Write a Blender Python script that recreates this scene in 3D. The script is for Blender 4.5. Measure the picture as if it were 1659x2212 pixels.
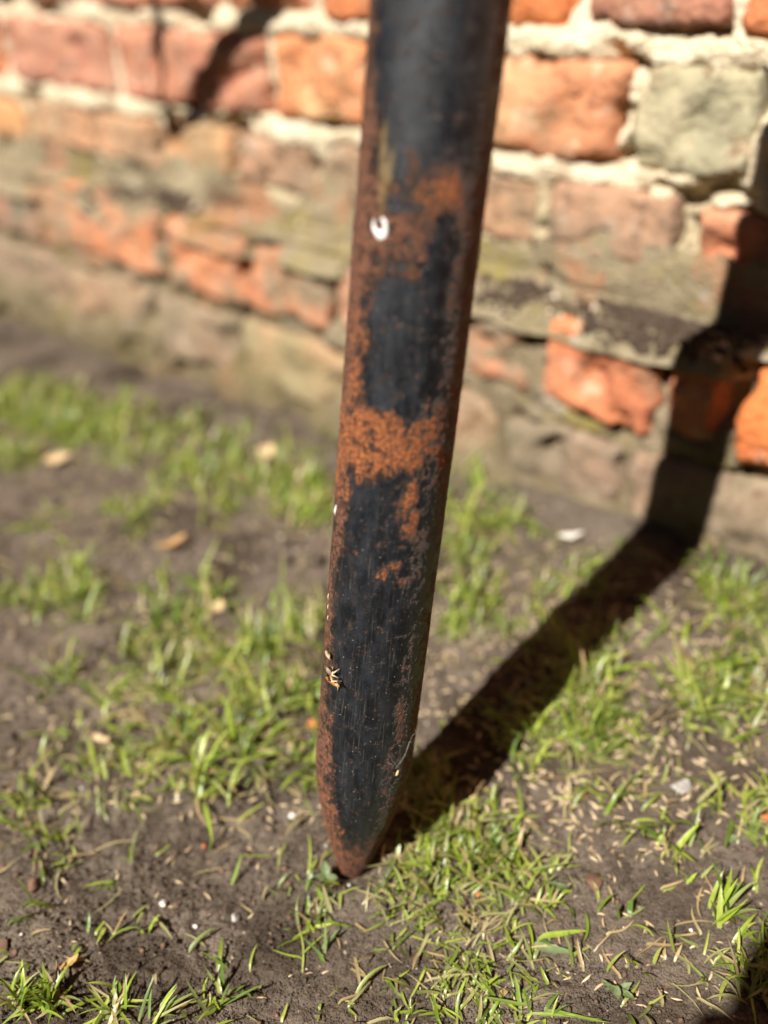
import bpy, math, random
import numpy as np
from mathutils import Vector, Matrix, Quaternion
for o in list(bpy.data.objects): bpy.data.objects.remove(o)
SC = bpy.context.scene
COL = SC.collection
rnd = random.Random(11)

# ------------------------------------------------------------------ camera
FPX, IW, IH = 2100.0, 1659.0, 2212.0          # focal length and frame in the survey's pixel unit
TH, RO, CAMZ = 0.5356, -0.01366, 0.39335      # pitch, roll, height above the foot of the wall
_fw = np.array([0, math.cos(TH), -math.sin(TH)]); _rt = np.array([1., 0, 0]); _up = np.cross(_rt, _fw)
RIGHT = math.cos(RO) * _rt + math.sin(RO) * _up
UP = -math.sin(RO) * _rt + math.cos(RO) * _up
CAM = np.array([0, 0, CAMZ])
cd = bpy.data.cameras.new('camera'); cam = bpy.data.objects.new('camera', cd); COL.objects.link(cam)
M = Matrix.Identity(4)
for i in range(3):
    M[i][0], M[i][1], M[i][2], M[i][3] = RIGHT[i], UP[i], -_fw[i], CAM[i]
cam.matrix_world = M
cd.sensor_fit = 'HORIZONTAL'; cd.sensor_width = 36.0; cd.lens = 36.0 * FPX / IW
cd.clip_start = 0.01; cd.clip_end = 500
cd.dof.use_dof = True; cd.dof.focus_distance = 0.425
cd.dof.aperture_fstop = cd.lens / 1000 / 0.0120; cd.dof.aperture_blades = 0
SC.camera = cam

# ------------------------------------------------------------------ sky, sun, exposure
SUN_AZ, SUN_EL = math.radians(51.4), math.radians(45)   # heading the light travels, height of the sun
LDIR = Vector((math.cos(SUN_AZ) * math.cos(SUN_EL), math.sin(SUN_AZ) * math.cos(SUN_EL), -math.sin(SUN_EL)))
w = bpy.data.worlds.new('World'); SC.world = w; w.use_nodes = True
wn = w.node_tree; wn.nodes.clear()
sky = wn.nodes.new('ShaderNodeTexSky'); sky.sky_type = 'NISHITA'; sky.sun_disc = False
sky.sun_elevation = SUN_EL; sky.sun_rotation = math.atan2(-LDIR.x, -LDIR.y)
sky.air_density = 0.65; sky.dust_density = 0.3; sky.altitude = 50
bg = wn.nodes.new('ShaderNodeBackground'); bg.inputs[1].default_value = 0.05
wo = wn.nodes.new('ShaderNodeOutputWorld')
wn.links.new(sky.outputs[0], bg.inputs[0]); wn.links.new(bg.outputs[0], wo.inputs[0])
sd = bpy.data.lights.new('sun', 'SUN'); sd.energy = 5.0; sd.angle = math.radians(0.53); sd.color = (1.0, 0.95, 0.88)
so = bpy.data.objects.new('sun', sd); COL.objects.link(so)
so.rotation_euler = LDIR.to_track_quat('-Z', 'Y').to_euler(); so.location = (-3, -4, 5)
SC.view_settings.view_transform = 'Standard'; SC.view_settings.look = 'None'
SC.view_settings.exposure = 1.05; SC.view_settings.gamma = 1.0; SC.view_settings.use_curve_mapping = False
SC.render.engine = 'CYCLES'
SC.cycles.use_denoising = True
SC.cycles.max_bounces = 5; SC.cycles.diffuse_bounces = 3; SC.cycles.glossy_bounces = 2; SC.cycles.transmission_bounces = 3
SC.cycles.use_adaptive_sampling = True; SC.cycles.adaptive_threshold = 0.02
SC.cycles.caustics_reflective = False; SC.cycles.caustics_refractive = False

# ------------------------------------------------------------------ numpy noise
def _hash(ix, iy, seed):
    h = (ix.astype(np.int64) * 374761393 + iy.astype(np.int64) * 668265263 + seed * 1274126177) & 0xffffffff
    h = ((h ^ (h >> 13)) * 1274126177) & 0xffffffff
    h = ((h ^ (h >> 16)) * 2246822519) & 0xffffffff
    return ((h ^ (h >> 15)) & 0xffffff) / float(0xffffff)
def vnoise(x, y, seed=0):
    x = np.asarray(x, float); y = np.asarray(y, float)
    ix = np.floor(x); iy = np.floor(y); fx = x - ix; fy = y - iy
    fx = fx * fx * fx * (fx * (fx * 6 - 15) + 10); fy = fy * fy * fy * (fy * (fy * 6 - 15) + 10)
    a = _hash(ix, iy, seed); b = _hash(ix + 1, iy, seed); c = _hash(ix, iy + 1, seed); d = _hash(ix + 1, iy + 1, seed)
    return (a * (1 - fx) + b * fx) * (1 - fy) + (c * (1 - fx) + d * fx) * fy
def fbm(x, y, seed=0, octv=4, gain=0.5):
    s = 0; a = 1.0; t = 0
    for k in range(octv):
        s = s + a * vnoise(x * 2 ** k + 17.3 * k, y * 2 ** k - 9.1 * k, seed + k); t += a; a *= gain
    return s / t
def sstep(a, b, x):
    t = np.clip((np.asarray(x, float) - a) / (b - a), 0, 1); return t * t * (3 - 2 * t)

# ------------------------------------------------------------------ the place: wall frame and lie of the land
WAZ = 0.7357
TW = np.array([math.cos(WAZ), -math.sin(WAZ), 0]); NW = np.array([math.sin(WAZ), math.cos(WAZ), 0])
WD, STEP = 0.58095, 0.05535                   # plinth face, and how far the upper wall stands back
B0 = np.array([-0.01654, 0.34007, 0.0]); AX = np.array([0.09962, 0.04241, 1.0]); PR = 0.0232   # post axis and radius
def land(x, y):
    x = np.asarray(x, float); y = np.asarray(y, float)
    u = x * TW[0] + y * TW[1]; d = WD - (x * NW[0] + y * NW[1])
    a = 0.022 + 0.055 * np.clip(u + 0.2, -1.6, 0.3)
    near = -0.0215 + 0.012 * np.clip(u + 0.25, -1, 0)
    t = sstep(0.0, 0.36, d)
    return a * (1 - t) + near * t
def lump(x, y):
    l = (fbm(x * 9, y * 9, 3, 3) - 0.5) * 0.016 + (fbm(x * 38, y * 38, 5, 3) - 0.5) * 0.0075
    pd = np.hypot(x - B0[0] + .002, y - B0[1] + .001)
    collar = .0045 * np.exp(-((pd - .020) / .008) ** 2) - .004 * np.exp(-(pd / .011) ** 2)
    return l * sstep(0.0, 0.06, pd) + collar * (.4 + 1.2 * vnoise(x * 130, y * 130, 8))
def ground_z(x, y): return land(x, y) + lump(x, y)
def ray_dir(px, py): return _fw + (px - IW / 2) / FPX * RIGHT - (py - IH / 2) / FPX * UP
def ground_at(px, py):
    d = ray_dir(px, py); t = (0 - CAMZ) / d[2]
    for _ in range(7):
        p = CAM + d * t; t = (float(ground_z(p[0], p[1])) - CAMZ) / d[2]
    return CAM + d * t
def ground_many(px, py):
    px = np.asarray(px, float)[:, None]; py = np.asarray(py, float)[:, None]
    d = _fw[None] + (px - IW / 2) / FPX * RIGHT[None] - (py - IH / 2) / FPX * UP[None]; t = -CAMZ / d[:, 2:3]
    for _ in range(9):
        p = CAM + d * t; t = (ground_z(p[:, 0], p[:, 1])[:, None] - CAMZ) / d[:, 2:3]
    return CAM + d * t
def wall_u(px, py, back):
    d = ray_dir(px, py); p = CAM + d * ((WD + back) / float(d @ NW)); return float(p @ TW)

# ------------------------------------------------------------------ mesh helpers
def mesh_np(name, V, F, smooth=True):
    V = np.asarray(V, np.float32).reshape(-1, 3)
    me = bpy.data.meshes.new(name)
    if isinstance(F, np.ndarray):
        n, k = F.shape
        me.vertices.add(len(V)); me.vertices.foreach_set('co', V.ravel())
        me.loops.add(n * k); me.loops.foreach_set('vertex_index', F.astype(np.int32).ravel())
        me.polygons.add(n); me.polygons.foreach_set('loop_start', np.arange(0, n * k, k, dtype=np.int32))
        me.update(calc_edges=True)
    else:
        me.from_pydata(V.tolist(), [], F); me.update()
    if smooth: me.polygons.foreach_set('use_smooth', np.ones(len(me.polygons), dtype=bool))
    me.validate()
    return me
def grid_faces(nx, ny, off=0, wrap=False):
    i, j = np.meshgrid(np.arange(nx if wrap else nx - 1), np.arange(ny - 1), indexing='ij')
    i2 = (i + 1) % nx
    return np.stack([i * ny + j, i2 * ny + j, i2 * ny + j + 1, i * ny + j + 1], -1).reshape(-1, 4) + off
def link(name, me, mat=None, parent=None, loc=None):
    o = bpy.data.objects.new(name, me); COL.objects.link(o)
    if mat is not None and me is not None and not me.materials: me.materials.append(mat)
    if parent is not None: o.parent = parent
    if loc is not None: o.location = loc
    return o
def tag(o, label=None, cat=None, group=None, kind=None):
    if label: o['label'] = label
    if cat: o['category'] = cat
    if group: o['group'] = group
    if kind: o['kind'] = kind
    return o
def fattr(me, name, vals):
    a = me.attributes.new(name, 'FLOAT', 'POINT'); a.data.foreach_set('value', np.asarray(vals, np.float32).ravel())
def cattr(me, name, vals):
    a = me.attributes.new(name, 'FLOAT_COLOR', 'POINT'); a.data.foreach_set('color', np.asarray(vals, np.float32).ravel())
def tube_mesh(name, pts, radii, n=16, caps=True):
    pts = [np.array(p, float) for p in pts]; V = []; m = len(pts)
    for k, p in enumerate(pts):
        t = pts[min(k + 1, m - 1)] - pts[max(k - 1, 0)]; t = t / np.linalg.norm(t)
        a = np.cross(t, [0.3, 0.9, 0.2]); a /= np.linalg.norm(a); b = np.cross(t, a)
        for q in range(n):
            an = 2 * math.pi * q / n; V.append(p + radii[k] * (math.cos(an) * a + math.sin(an) * b))
    F = []
    for k in range(m - 1):
        for q in range(n):
            F.append((k * n + q, k * n + (q + 1) % n, (k + 1) * n + (q + 1) % n, (k + 1) * n + q))
    if caps:
        F.append(tuple(range(n - 1, -1, -1))); F.append(tuple((m - 1) * n + q for q in range(n)))
    return mesh_np(name, V, F)

# ------------------------------------------------------------------ material helper
class Nt:
    def __init__(s, name):
        s.m = bpy.data.materials.new(name); s.m.use_nodes = True; s.t = s.m.node_tree; s.t.nodes.clear()
        s.out = s.t.nodes.new('ShaderNodeOutputMaterial'); s.b = s.t.nodes.new('ShaderNodeBsdfPrincipled')
        s.t.links.new(s.b.outputs[0], s.out.inputs[0]); s.pos = s.n('ShaderNodeNewGeometry').outputs['Position']
    def n(s, t, **kw):
        x = s.t.nodes.new(t)
        for k, v in kw.items(): setattr(x, k, v)
        return x
    def put(s, sock, v):
        if hasattr(v, 'is_linked'): s.t.links.new(v, sock)
        elif isinstance(v, (tuple, list)) and len(v) == 3 and sock.type == 'RGBA': sock.default_value = (*v, 1)
        else: sock.default_value = v
    def noise(s, scale, detail=4, rough=0.55, vec=None, dist=0.0):
        x = s.n('ShaderNodeTexNoise'); x.inputs['Scale'].default_value = scale; x.inputs['Detail'].default_value = detail
        x.inputs['Roughness'].default_value = rough; x.inputs['Distortion'].default_value = dist
        s.put(x.inputs['Vector'], vec if vec is not None else s.pos); return x.outputs[0]
    def vor(s, scale, feature='F1', vec=None, out='Distance', rand=1.0):
        x = s.n('ShaderNodeTexVoronoi', feature=feature); x.inputs['Scale'].default_value = scale; x.inputs['Randomness'].default_value = rand
        s.put(x.inputs['Vector'], vec if vec is not None else s.pos); return x.outputs[out]
    def math(s, op, a, b=0.0, c=0.0):
        x = s.n('ShaderNodeMath', operation=op); s.put(x.inputs[0], a); s.put(x.inputs[1], b); s.put(x.inputs[2], c); return x.outputs[0]
    def ramp(s, v, lo, hi, a=0.0, b=1.0):
        x = s.n('ShaderNodeMapRange', interpolation_type='SMOOTHSTEP')
        for i, q in enumerate((v, lo, hi, a, b)): s.put(x.inputs[i], q)
        return x.outputs[0]
    def mix(s, f, a, b, blend='MIX'):
        x = s.n('ShaderNodeMix', data_type='RGBA', blend_type=blend)
        s.put(x.inputs[0], f); s.put(x.inputs[6], a); s.put(x.inputs[7], b); return x.outputs[2]
    def attr(s, name, out='Fac'):
        x = s.n('ShaderNodeAttribute', attribute_name=name); return x.outputs[out]
    def scale(s, v, sc):
        x = s.n('ShaderNodeVectorMath', operation='MULTIPLY'); s.put(x.inputs[0], v); x.inputs[1].default_value = sc; return x.outputs[0]
    def rand(s): return s.n('ShaderNodeObjectInfo').outputs['Random']
    def bump(s, h, dist, strength=1.0, nrm=None):
        x = s.n('ShaderNodeBump'); x.inputs['Distance'].default_value = dist; x.inputs['Strength'].default_value = strength
        s.put(x.inputs['Height'], h)
        if nrm is not None: s.put(x.inputs['Normal'], nrm)
        return x.outputs[0]
    def done(s, col, rough=0.9, nrm=None, spec=0.3, sub=None):
        s.put(s.b.inputs['Base Color'], col); s.put(s.b.inputs['Roughness'], rough); s.put(s.b.inputs['Specular IOR Level'], spec)
        if nrm is not None: s.put(s.b.inputs['Normal'], nrm)
        return s.m
def plain(name, c1, c2, sc=400, rough=0.8, bd=0.0004, spec=0.25):
    k = Nt(name); f = k.noise(sc, 4)
    return k.done(k.mix(k.ramp(f, .35, .65), c1, c2), rough, k.bump(f, bd), spec)

def brick_mat(name, c1, c2, c3, bloom=0.35, green=0.0):
    k = Nt(name)
    f = k.noise(26, 5, .6); g = k.noise(140, 4, .6); h = k.noise(8, 3); r = k.rand()
    c = k.mix(k.ramp(f, .36, .64), c1, c2); c = k.mix(k.ramp(h, .52, .72), c, c3)
    c = k.mix(k.math('MULTIPLY', k.ramp(g, .58, .72), .6), c, (.08, .035, .02))
    c = k.mix(k.math('MULTIPLY', k.ramp(k.noise(45, 5, .65), .54, .68), bloom), c, (.55, .45, .33))
    c = k.mix(k.math('MULTIPLY', k.ramp(k.noise(17, 5, .65), .52, .66), .62), c, (.19, .125, .075))
    c = k.mix(k.math('MULTIPLY', k.ramp(k.noise(60, 5, .7), .57, .64), .6), c, (.10, .05, .032))
    if green: c = k.mix(k.math('MULTIPLY', k.ramp(k.noise(13, 4, .6), .42, .6), green), c, (.17, .15, .095))
    hs = k.n('ShaderNodeHueSaturation'); k.put(hs.inputs['Color'], c)
    k.put(hs.inputs['Value'], k.math('MULTIPLY_ADD', r, .45, .8)); k.put(hs.inputs['Saturation'], k.math('MULTIPLY_ADD', r, .25, .85))
    hgt = k.math('ADD', k.math('MULTIPLY', g, .6), k.math('MULTIPLY', k.vor(170), .35))
    return k.done(hs.outputs[0], .92, k.bump(hgt, .004, .9), .15)
BR = {  # fired clay colours

 'orange': brick_mat('brick_orange', (.46, .175, .08), (.39, .135, .065), (.42, .215, .12), .4),
 'red': brick_mat('brick_red', (.42, .155, .08), (.44, .19, .10), (.33, .12, .075), .4),
 'salmon': brick_mat('brick_salmon', (.42, .20, .11), (.38, .165, .09), (.42, .26, .145), .45),
 'tan': brick_mat('brick_tan', (.42, .22, .11), (.36, .19, .10), (.34, .22, .12), .4, .4),
 'mossy': brick_mat('brick_mossy', (.43, .17, .08), (.34, .17, .10), (.27, .20, .12), .35, .75),
 'grey': brick_mat('block_grey', (.235, .21, .14), (.29, .26, .175), (.20, .185, .125), .25),
 'footing': brick_mat('footing_brick', (.22, .155, .10), (.28, .17, .10), (.19, .155, .085), .25, .6),
}
def mortar_mat(name, c1, c2, cd, gz=None):
    k = Nt(name); f = k.noise(30, 5, .6); g = k.noise(190, 4, .65)
    c = k.mix(k.ramp(f, .35, .65), c1, c2)
    c = k.mix(k.ramp(k.noise(60, 4, .65), .6, .74, 0, .7), c, cd)
    if not gz:  # damp and dirt creeping up the joints of the lowest courses
        sp_ = k.n('ShaderNodeSeparateXYZ'); k.put(sp_.inputs[0], k.pos)
        lo_ = k.math('ADD', k.ramp(sp_.outputs[2], .28, .19), k.math('MULTIPLY', k.math('SUBTRACT', k.noise(14, 4, .6), .5), 2.5))
        c = k.mix(k.ramp(lo_, .3, .9, 0, .8), c, (.36, .29, .17))
        c = k.mix(k.ramp(k.noise(21, 5, .65), .58, .68, 0, .6), c, (.30, .20, .12))
    if gz:      # moss, soil splash and pale lime on the damp lower masonry
        c = k.mix(k.ramp(k.noise(11, 4, .6), .50, .66, 0, .65), c, (.21, .17, .035)); c = k.mix(k.ramp(k.noise(9, 5, .65), .54, .64, 0, .75), c, (.34, .16, .085))
        c = k.mix(k.ramp(k.noise(16, 5, .65), .56, .68, 0, .75), c, (.085, .06, .04))
        c = k.mix(k.ramp(k.noise(19, 4, .6), .60, .70, 0, .6), c, (.42, .36, .30))
        sp_ = k.n('ShaderNodeSeparateXYZ'); k.put(sp_.inputs[0], k.pos)
        c = k.mix(k.ramp(k.math('ADD', k.math('MULTIPLY', sp_.outputs[2], -11.0), k.math("MULTIPLY", k.noise(25, 5, .65), 2.4)), .1, 1.3, 0, .85), c, (.115, .09, .05))
    c = k.mix(k.ramp(g, .6, .75, 0, .5), c, (.7, .64, .52))
    return k.done(c, .95, k.bump(k.math('ADD', g, k.math('MULTIPLY', k.vor(230), .5)), .005, .9), .1)
M_MORTAR = mortar_mat('mortar_cream', (.60, .49, .33), (.68, .58, .42), (.36, .28, .18))
M_LEDGE = mortar_mat('mortar_ledge', (.19, .155, .095), (.27, .22, .14), (.10, .08, .045), True)
M_FOOT = mortar_mat('mortar_plinth', (.16, .125, .075), (.25, .20, .13), (.13, .11, .035), True)

# ------------------------------------------------------------------ ground
def axis_pts(segs):
    out = []
    for a, b, s in segs:
        n = max(1, int(round((b - a) / s))); out += list(a + (b - a) * np.arange(n) / n)
    out.append(segs[-1][1]); return np.array(out)
gx = axis_pts([(-60, -8, 8), (-8, -2, 1), (-2, -.9, .06), (-.9, -.23, .004), (-.23, .24, .0013), (.24, .5, .004), (.5, 2, .06), (2, 8, 1), (8, 60, 8)])
gy = axis_pts([(-60, -8, 8), (-8, -1, 1), (-1, .18, .05), (.18, .23, .005), (.23, .50, .0013), (.50, .78, .0026), (.78, 1.3, .005), (1.3, 2.2, .06), (2.2, 10, 1), (10, 60, 8)])
X, Y = np.meshgrid(gx, gy, indexing='ij')
Z = ground_z(X, Y)
fine = sstep(1.0, .5, np.maximum(abs(X), abs(Y - .5)))
cr = np.abs(fbm(X * 120, Y * 120, 21, 3) - .5) * 2
grav = fbm(X * 300, Y * 300, 31, 2)
rough_zone = sstep(.40, .62, fbm(X * 14, Y * 14, 41, 3))
Z = Z + fine * ((cr - .4) * .0042 * (.25 + rough_zone) + (grav - .5) * .0014)
gm = mesh_np('ground', np.stack([X, Y, Z], -1), grid_faces(len(gx), len(gy)))
k = Nt('soil')
f = k.noise(22, 5, .6); g = k.noise(220, 5, .65); h = k.noise(700, 3, .6)
c = k.mix(k.ramp(f, .35, .65), (.108, .082, .060), (.165, .131, .100))
c = k.mix(k.ramp(k.noise(13, 4, .6), .48, .64, 0, .8), c, (.050, .036, .025)); c = k.mix(k.ramp(g, .5, .7, 0, .8), c, (.045, .033, .024))
c = k.mix(k.ramp(h, .6, .72, 0, .7), c, (.24, .19, .14))
vs = k.vor(240); vc = k.vor(240, out='Color')
sx = k.n('ShaderNodeSeparateColor'); k.put(sx.inputs[0], vc)
spk = k.math('MULTIPLY', k.ramp(vs, .26, .16), k.ramp(sx.outputs[0], .80, .84))
c = k.mix(spk, c, k.mix(sx.outputs[1], (.42, .34, .25), (.20, .12, .07)))
M_SOIL = k.done(c, .95, k.bump(k.math('ADD', k.math('MULTIPLY', g, .7), k.math('MULTIPLY', h, .45)), .0045, 1.0), .15)
ground = tag(link('ground', gm, M_SOIL), 'dark brown bare soil with thin patchy grass in front of wall', kind='structure')

# ------------------------------------------------------------------ brick wall
WALL = bpy.data.objects.new('brick_wall', None); COL.objects.link(WALL)
WALL.location = tuple(NW * WD); WALL.rotation_euler = (0, 0, -WAZ)
tag(WALL, 'old red brick wall with crumbling cream mortar and a projecting plinth', 'wall')
def brick_mesh(name, L, H, seed, nx=18, nz=10, rough=1.0, depth=.05):
    xs = np.linspace(-.5, .5, nx) * L; zs = np.linspace(-.5, .5, nz) * H
    Xb, Zb = np.meshgrid(xs, zs, indexing='ij')
    ex = L / 2 - abs(Xb); ez = H / 2 - abs(Zb); R = .005
    e = np.minimum(ex, ez); e2 = np.clip((R - ex) / R, 0, 1) ** 2 + np.clip((R - ez) / R, 0, 1) ** 2
    Yb = R * .75 * e2
    Yb = Yb + rough * ((fbm(Xb * 22 + seed * 3.1, Zb * 22, seed, 3) - .5) * .007 + (fbm(Xb * 90, Zb * 90 + seed, seed + 9, 2) - .5) * .0050)
    pit = sstep(.63, .75, fbm(Xb * 34 + seed, Zb * 34, seed + 5, 2)); Yb = Yb + pit * .006 * rough
    wob = rough * .0060
    Xb2 = Xb + (fbm(Zb * 40 + seed, Xb * 15, seed + 2, 2) - .5) * wob * 2
    Zb2 = Zb + (fbm(Xb * 26 + seed, Zb * 15, seed + 3, 3) - .5) * wob * 2
    V = [np.stack([Xb2, Yb, Zb2], -1).reshape(-1, 3)]; F = [grid_faces(nx, nz)]
    loop = [(i, 0) for i in range(nx)] + [(nx - 1, j) for j in range(1, nz)] + [(i, nz - 1) for i in range(nx - 2, -1, -1)] + [(0, j) for j in range(nz - 2, 0, -1)]
    idx = np.array([i * nz + j for i, j in loop]); n0 = nx * nz; nl = len(idx)
    back = V[0][idx].copy(); back[:, 1] = depth; V.append(back)
    nxt = np.roll(np.arange(nl), -1)
    F.append(np.stack([idx, n0 + np.arange(nl), n0 + nxt, idx[nxt]], -1))
    return mesh_np(name, np.concatenate(V), np.concatenate(F))
nb = 0; FOOT = {True: [], False: []}
def lay(u0, u1, z0, z1, y, mat, rough=1.0, fine_=True):
    global nb; nb += 1
    r = random.Random(nb * 7 + 1)
    FOOT[y > .02].append((u0, u1, z0, z1))
    me = brick_mesh('brick', u1 - u0, z1 - z0, nb, *((22, 12) if fine_ else (8, 5)), rough=rough)
    o = link('brick', me, BR[mat], WALL, ((u0 + u1) / 2, y + r.uniform(-.003, .003), (z0 + z1) / 2))
    o.rotation_euler = (r.uniform(-.02, .02), r.uniform(-.012, .012), r.uniform(-.025, .025))
    return o
def joints(known, pitch, lo=-1.75, hi=.55, seed=0):
    r = random.Random(seed); k_ = sorted(known); out = list(k_)
    while out[0] > lo: out.insert(0, out[0] - pitch * r.choice((1, 1, 2)) * r.uniform(.96, 1.04))
    while out[-1] < hi: out.append(out[-1] + pitch * r.choice((1, 1, 2)) * r.uniform(.96, 1.04))
    return out
U = STEP
def row(z0, z1, y, jn, pick, seed, jw=.013, rough=1.0):
    r = random.Random(seed)
    for a, b in zip(jn[:-1], jn[1:]):
        vis = -1.4 < b and a < .1
        lay(a + jw / 2 * r.uniform(.6, 1.3), b - jw / 2 * r.uniform(.6, 1.3), z0 + r.uniform(-.002, .003), z1 + r.uniform(-.003, .002), y, pick((a + b) / 2, r), rough, vis)
j1 = joints([wall_u(x, y, U) for x, y in ((155, 5), (480, 5), (680, 8), (980, 20), (1251, 40), (1580, 45))], .117, seed=1)
j2 = joints([wall_u(x, y, U) for x, y in ((0, 105), (247, 130), (580, 150), (872, 180), (1346, 250), (1652, 290))], .117, seed=2)
j3 = joints([wall_u(x, y, U) for x, y in ((60, 260), (197, 280), (345, 310), (497, 340), (690, 385), (890, 440), (1170, 480), (1475, 540))], .117, seed=3)
j4 = joints([wall_u(x, y, 0) for x, y in ((82, 460), (345, 530), (528, 590), (715, 650), (1150, 770), (1440, 830), (1585, 870))] + [-.50], .13, seed=4)
j5 = joints([-1.02, -.86, -.72, -.56, -.40, -.29], .14, seed=5)
row(.337, .401, U, j1, lambda u, r: 'orange' if u > -.62 else r.choice(('orange', 'red')), 1, .012, 1.1)
row(.251, .319, U, j2, lambda u, r: 'grey' if -.35 < u < -.23 else ('red' if u < -.72 else 'salmon'), 2, .014, 1.3)
row(.182, .233, U, j3, lambda u, r: r.choice(('salmon', 'tan', 'tan')) if u < -.30 else 'orange', 3, .015, 1.2)
row(.088, .153, 0, j4, lambda u, r: 'orange' if u > -.42 else 'mossy', 4, .016, 1.7)
row(.005, .070, 0, j5, lambda u, r: 'footing', 5, .016, 1.6)
row(-.085, -.012, 0, joints([-1.1, -.9, -.7], .14, seed=6), lambda u, r: 'footing', 6, .016, 1.6)
z = .419
for c_ in range(4):
    row(z, z + .064, U, joints([-.9 + .058 * (c_ % 2)], .117, seed=20 + c_), lambda u, r: r.choice(('orange', 'red', 'salmon')), 20 + c_, .012, .9)
    z += .081
# courses above and beyond the ones that can be told apart
Vs, Fs, n0 = [], [], 0
def rest_box(u0, u1, z0, z1, y):
    global n0
    b = .006
    q = np.array([(u0, y + b, z0), (u1, y + b, z0), (u1, y + b, z1), (u0, y + b, z1), (u0 + b, y, z0 + b), (u1 - b, y, z0 + b), (u1 - b, y, z1 - b), (u0 + b, y, z1 - b),
                  (u0, y + .05, z0), (u1, y + .05, z0), (u1, y + .05, z1), (u0, y + .05, z1)])
    Vs.append(q); Fs.append(np.array([(4, 5, 6, 7), (0, 1, 5, 4), (1, 2, 6, 5), (2, 3, 7, 6), (3, 0, 4, 7), (8, 9, 1, 0), (9, 10, 2, 1), (10, 11, 3, 2), (11, 8, 0, 3)]) + n0); n0 += 12
rr = random.Random(5)
def rest_row(z0, z1, y, lo, hi, c_):
    u = lo + (.06 if c_ % 2 else 0)
    while u < hi - .1:
        L = .113 * (1 if c_ % 3 else 2); rest_box(u + .006, min(u + L, hi) - .006, z0, z1, y + rr.uniform(-.002, .002)); u += L + .002
zz = z
while zz < 2.3:
    rest_row(zz, zz + .064, U, -3.6, 2.6, int(zz * 100)); zz += .081
ztop = zz - .017
for a, b, y in ((.337, .401, U), (.251, .319, U), (.182, .233, U), (.088, .153, 0), (.005, .07, 0), (-.085, -.012, 0), (.419, .483, U), (.5, .564, U), (.581, .645, U), (.662, .726, U)):
    rest_row(a, b, y, -3.6, -2.02, int(a * 100)); rest_row(a, b, y, .85, 2.6, int(a * 100) + 1)
tag(link('brick', mesh_np('brick_courses', np.concatenate(Vs), np.concatenate(Fs), False), BR['red'], WALL), kind='stuff')
def box_mesh(name, x0, x1, y0, y1, z0, z1):
    V = [(x, y, z_) for x in (x0, x1) for y in (y0, y1) for z_ in (z0, z1)]
    return mesh_np(name, V, [(0, 1, 3, 2), (4, 6, 7, 5), (0, 4, 5, 1), (2, 3, 7, 6), (0, 2, 6, 4), (1, 5, 7, 3)], False)
link('wall_core', box_mesh('wall_core', -3.6, 2.6, U + .034, U + .23, -.15, ztop), M_MORTAR, WALL)
link('plinth_core', box_mesh('plinth_core', -3.6, 2.6, .030, U + .0335, -.15, .150), M_FOOT, WALL)
def sheet(name, u0, u1, z0, z1, st, fn, mat):
    us = np.arange(u0, u1, st); zs = np.arange(z0, z1 + st / 2, st); A, B = np.meshgrid(us, zs, indexing='ij')
    P = fn(A, B); return link(name, mesh_np(name, np.stack(P, -1), grid_faces(len(us), len(zs))), mat, WALL)
def inside(A, B, upper, m=.004):
    k_ = np.zeros_like(A)
    for (u0, u1, z0, z1) in FOOT[upper]:
        d_ = np.minimum(np.minimum(A - u0, u1 - A), np.minimum(B - z0, z1 - B)); k_ = np.maximum(k_, sstep(-.001, m, d_ + (fbm(A * 70, B * 70, 3, 3) - .5) * .016))
    return k_
def up_fn(A, B):
    n_ = fbm(A * 26, B * 30, 51, 4); hole = sstep(.64, .72, fbm(A * 17, B * 30, 57, 3))
    y = U + .0045 - .018 * (n_ - .5) + hole * .022
    lineA = np.exp(-((B - .328) / .009) ** 2); lineB = np.exp(-((B - .242) / .010) ** 2)
    y = y - (lineA * .003 + lineB * .002) - .004 * (fbm(A * 120, B * 120, 52, 2) - .5)
    k_ = inside(A, B, True); y = y * (1 - k_) + (U + .022) * k_
    return A, np.minimum(y, U + .032), B
sheet('mortar', -1.45, .35, .158, .43, .0035, up_fn, M_MORTAR)
def pl_fn(A, B):
    n_ = fbm(A * 24, B * 24, 61, 4); hole = 2 * sstep(.60, .68, fbm(A * 16, B * 22, 67, 3))
    y = .0075 - .024 * (n_ - .5) + hole * .008 - .006 * (fbm(A * 100, B * 100, 62, 2) - .5)
    base = sstep(.055, -.01, B); y = y - base * .030 * (.4 + fbm(A * 7, B * 3, 63, 2))
    k_ = inside(A, B, False) * sstep(.0, .05, B) * sstep(.42, .55, fbm(A * 9, B * 9, 66, 3)); y = y * (1 - k_) + .020 * k_
    return A, np.minimum(y, .028), B
sheet('plinth_mortar', -1.45, .35, -.12, .16, .004, pl_fn, M_FOOT)
def le_fn(A, S):
    t = S; n_ = fbm(A * 16, t * 6, 71, 4); slump = sstep(.45, .7, fbm(A * 5, t * 0, 74, 3)) * sstep(-.45, -.6, A)
    up_ = np.clip(1 - t / .42, 0, 1); fl = np.clip((t - .42) / .58, 0, 1)
    zz_ = .1585 + .030 * up_ + slump * .012 * (1 - fl) - .004 * fl + (n_ - .5) * (.055 * up_ + .015) + (fbm(A * 60, t * 14, 73, 3) - .5) * .006
    y = U - .002 - .006 * (fbm(A * 30, t * 8, 72, 3) - .35) - fl * (U + .004 - .034 * sstep(.44, .66, fbm(A * 15, A * 0, 79, 4)) * (.6 + .6 * n_)) - slump * .016 * np.sin(math.pi * np.clip(t / .8, 0, 1))
    gap = sstep(.56, .7, fbm(A * 8, t * 2, 77, 3)); zz_ = zz_ - gap * .005 * fl
    zz_ = zz_ - sstep(.93, 1.0, t) * .012 * (.5 + n_)
    return A, y, zz_
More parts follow.
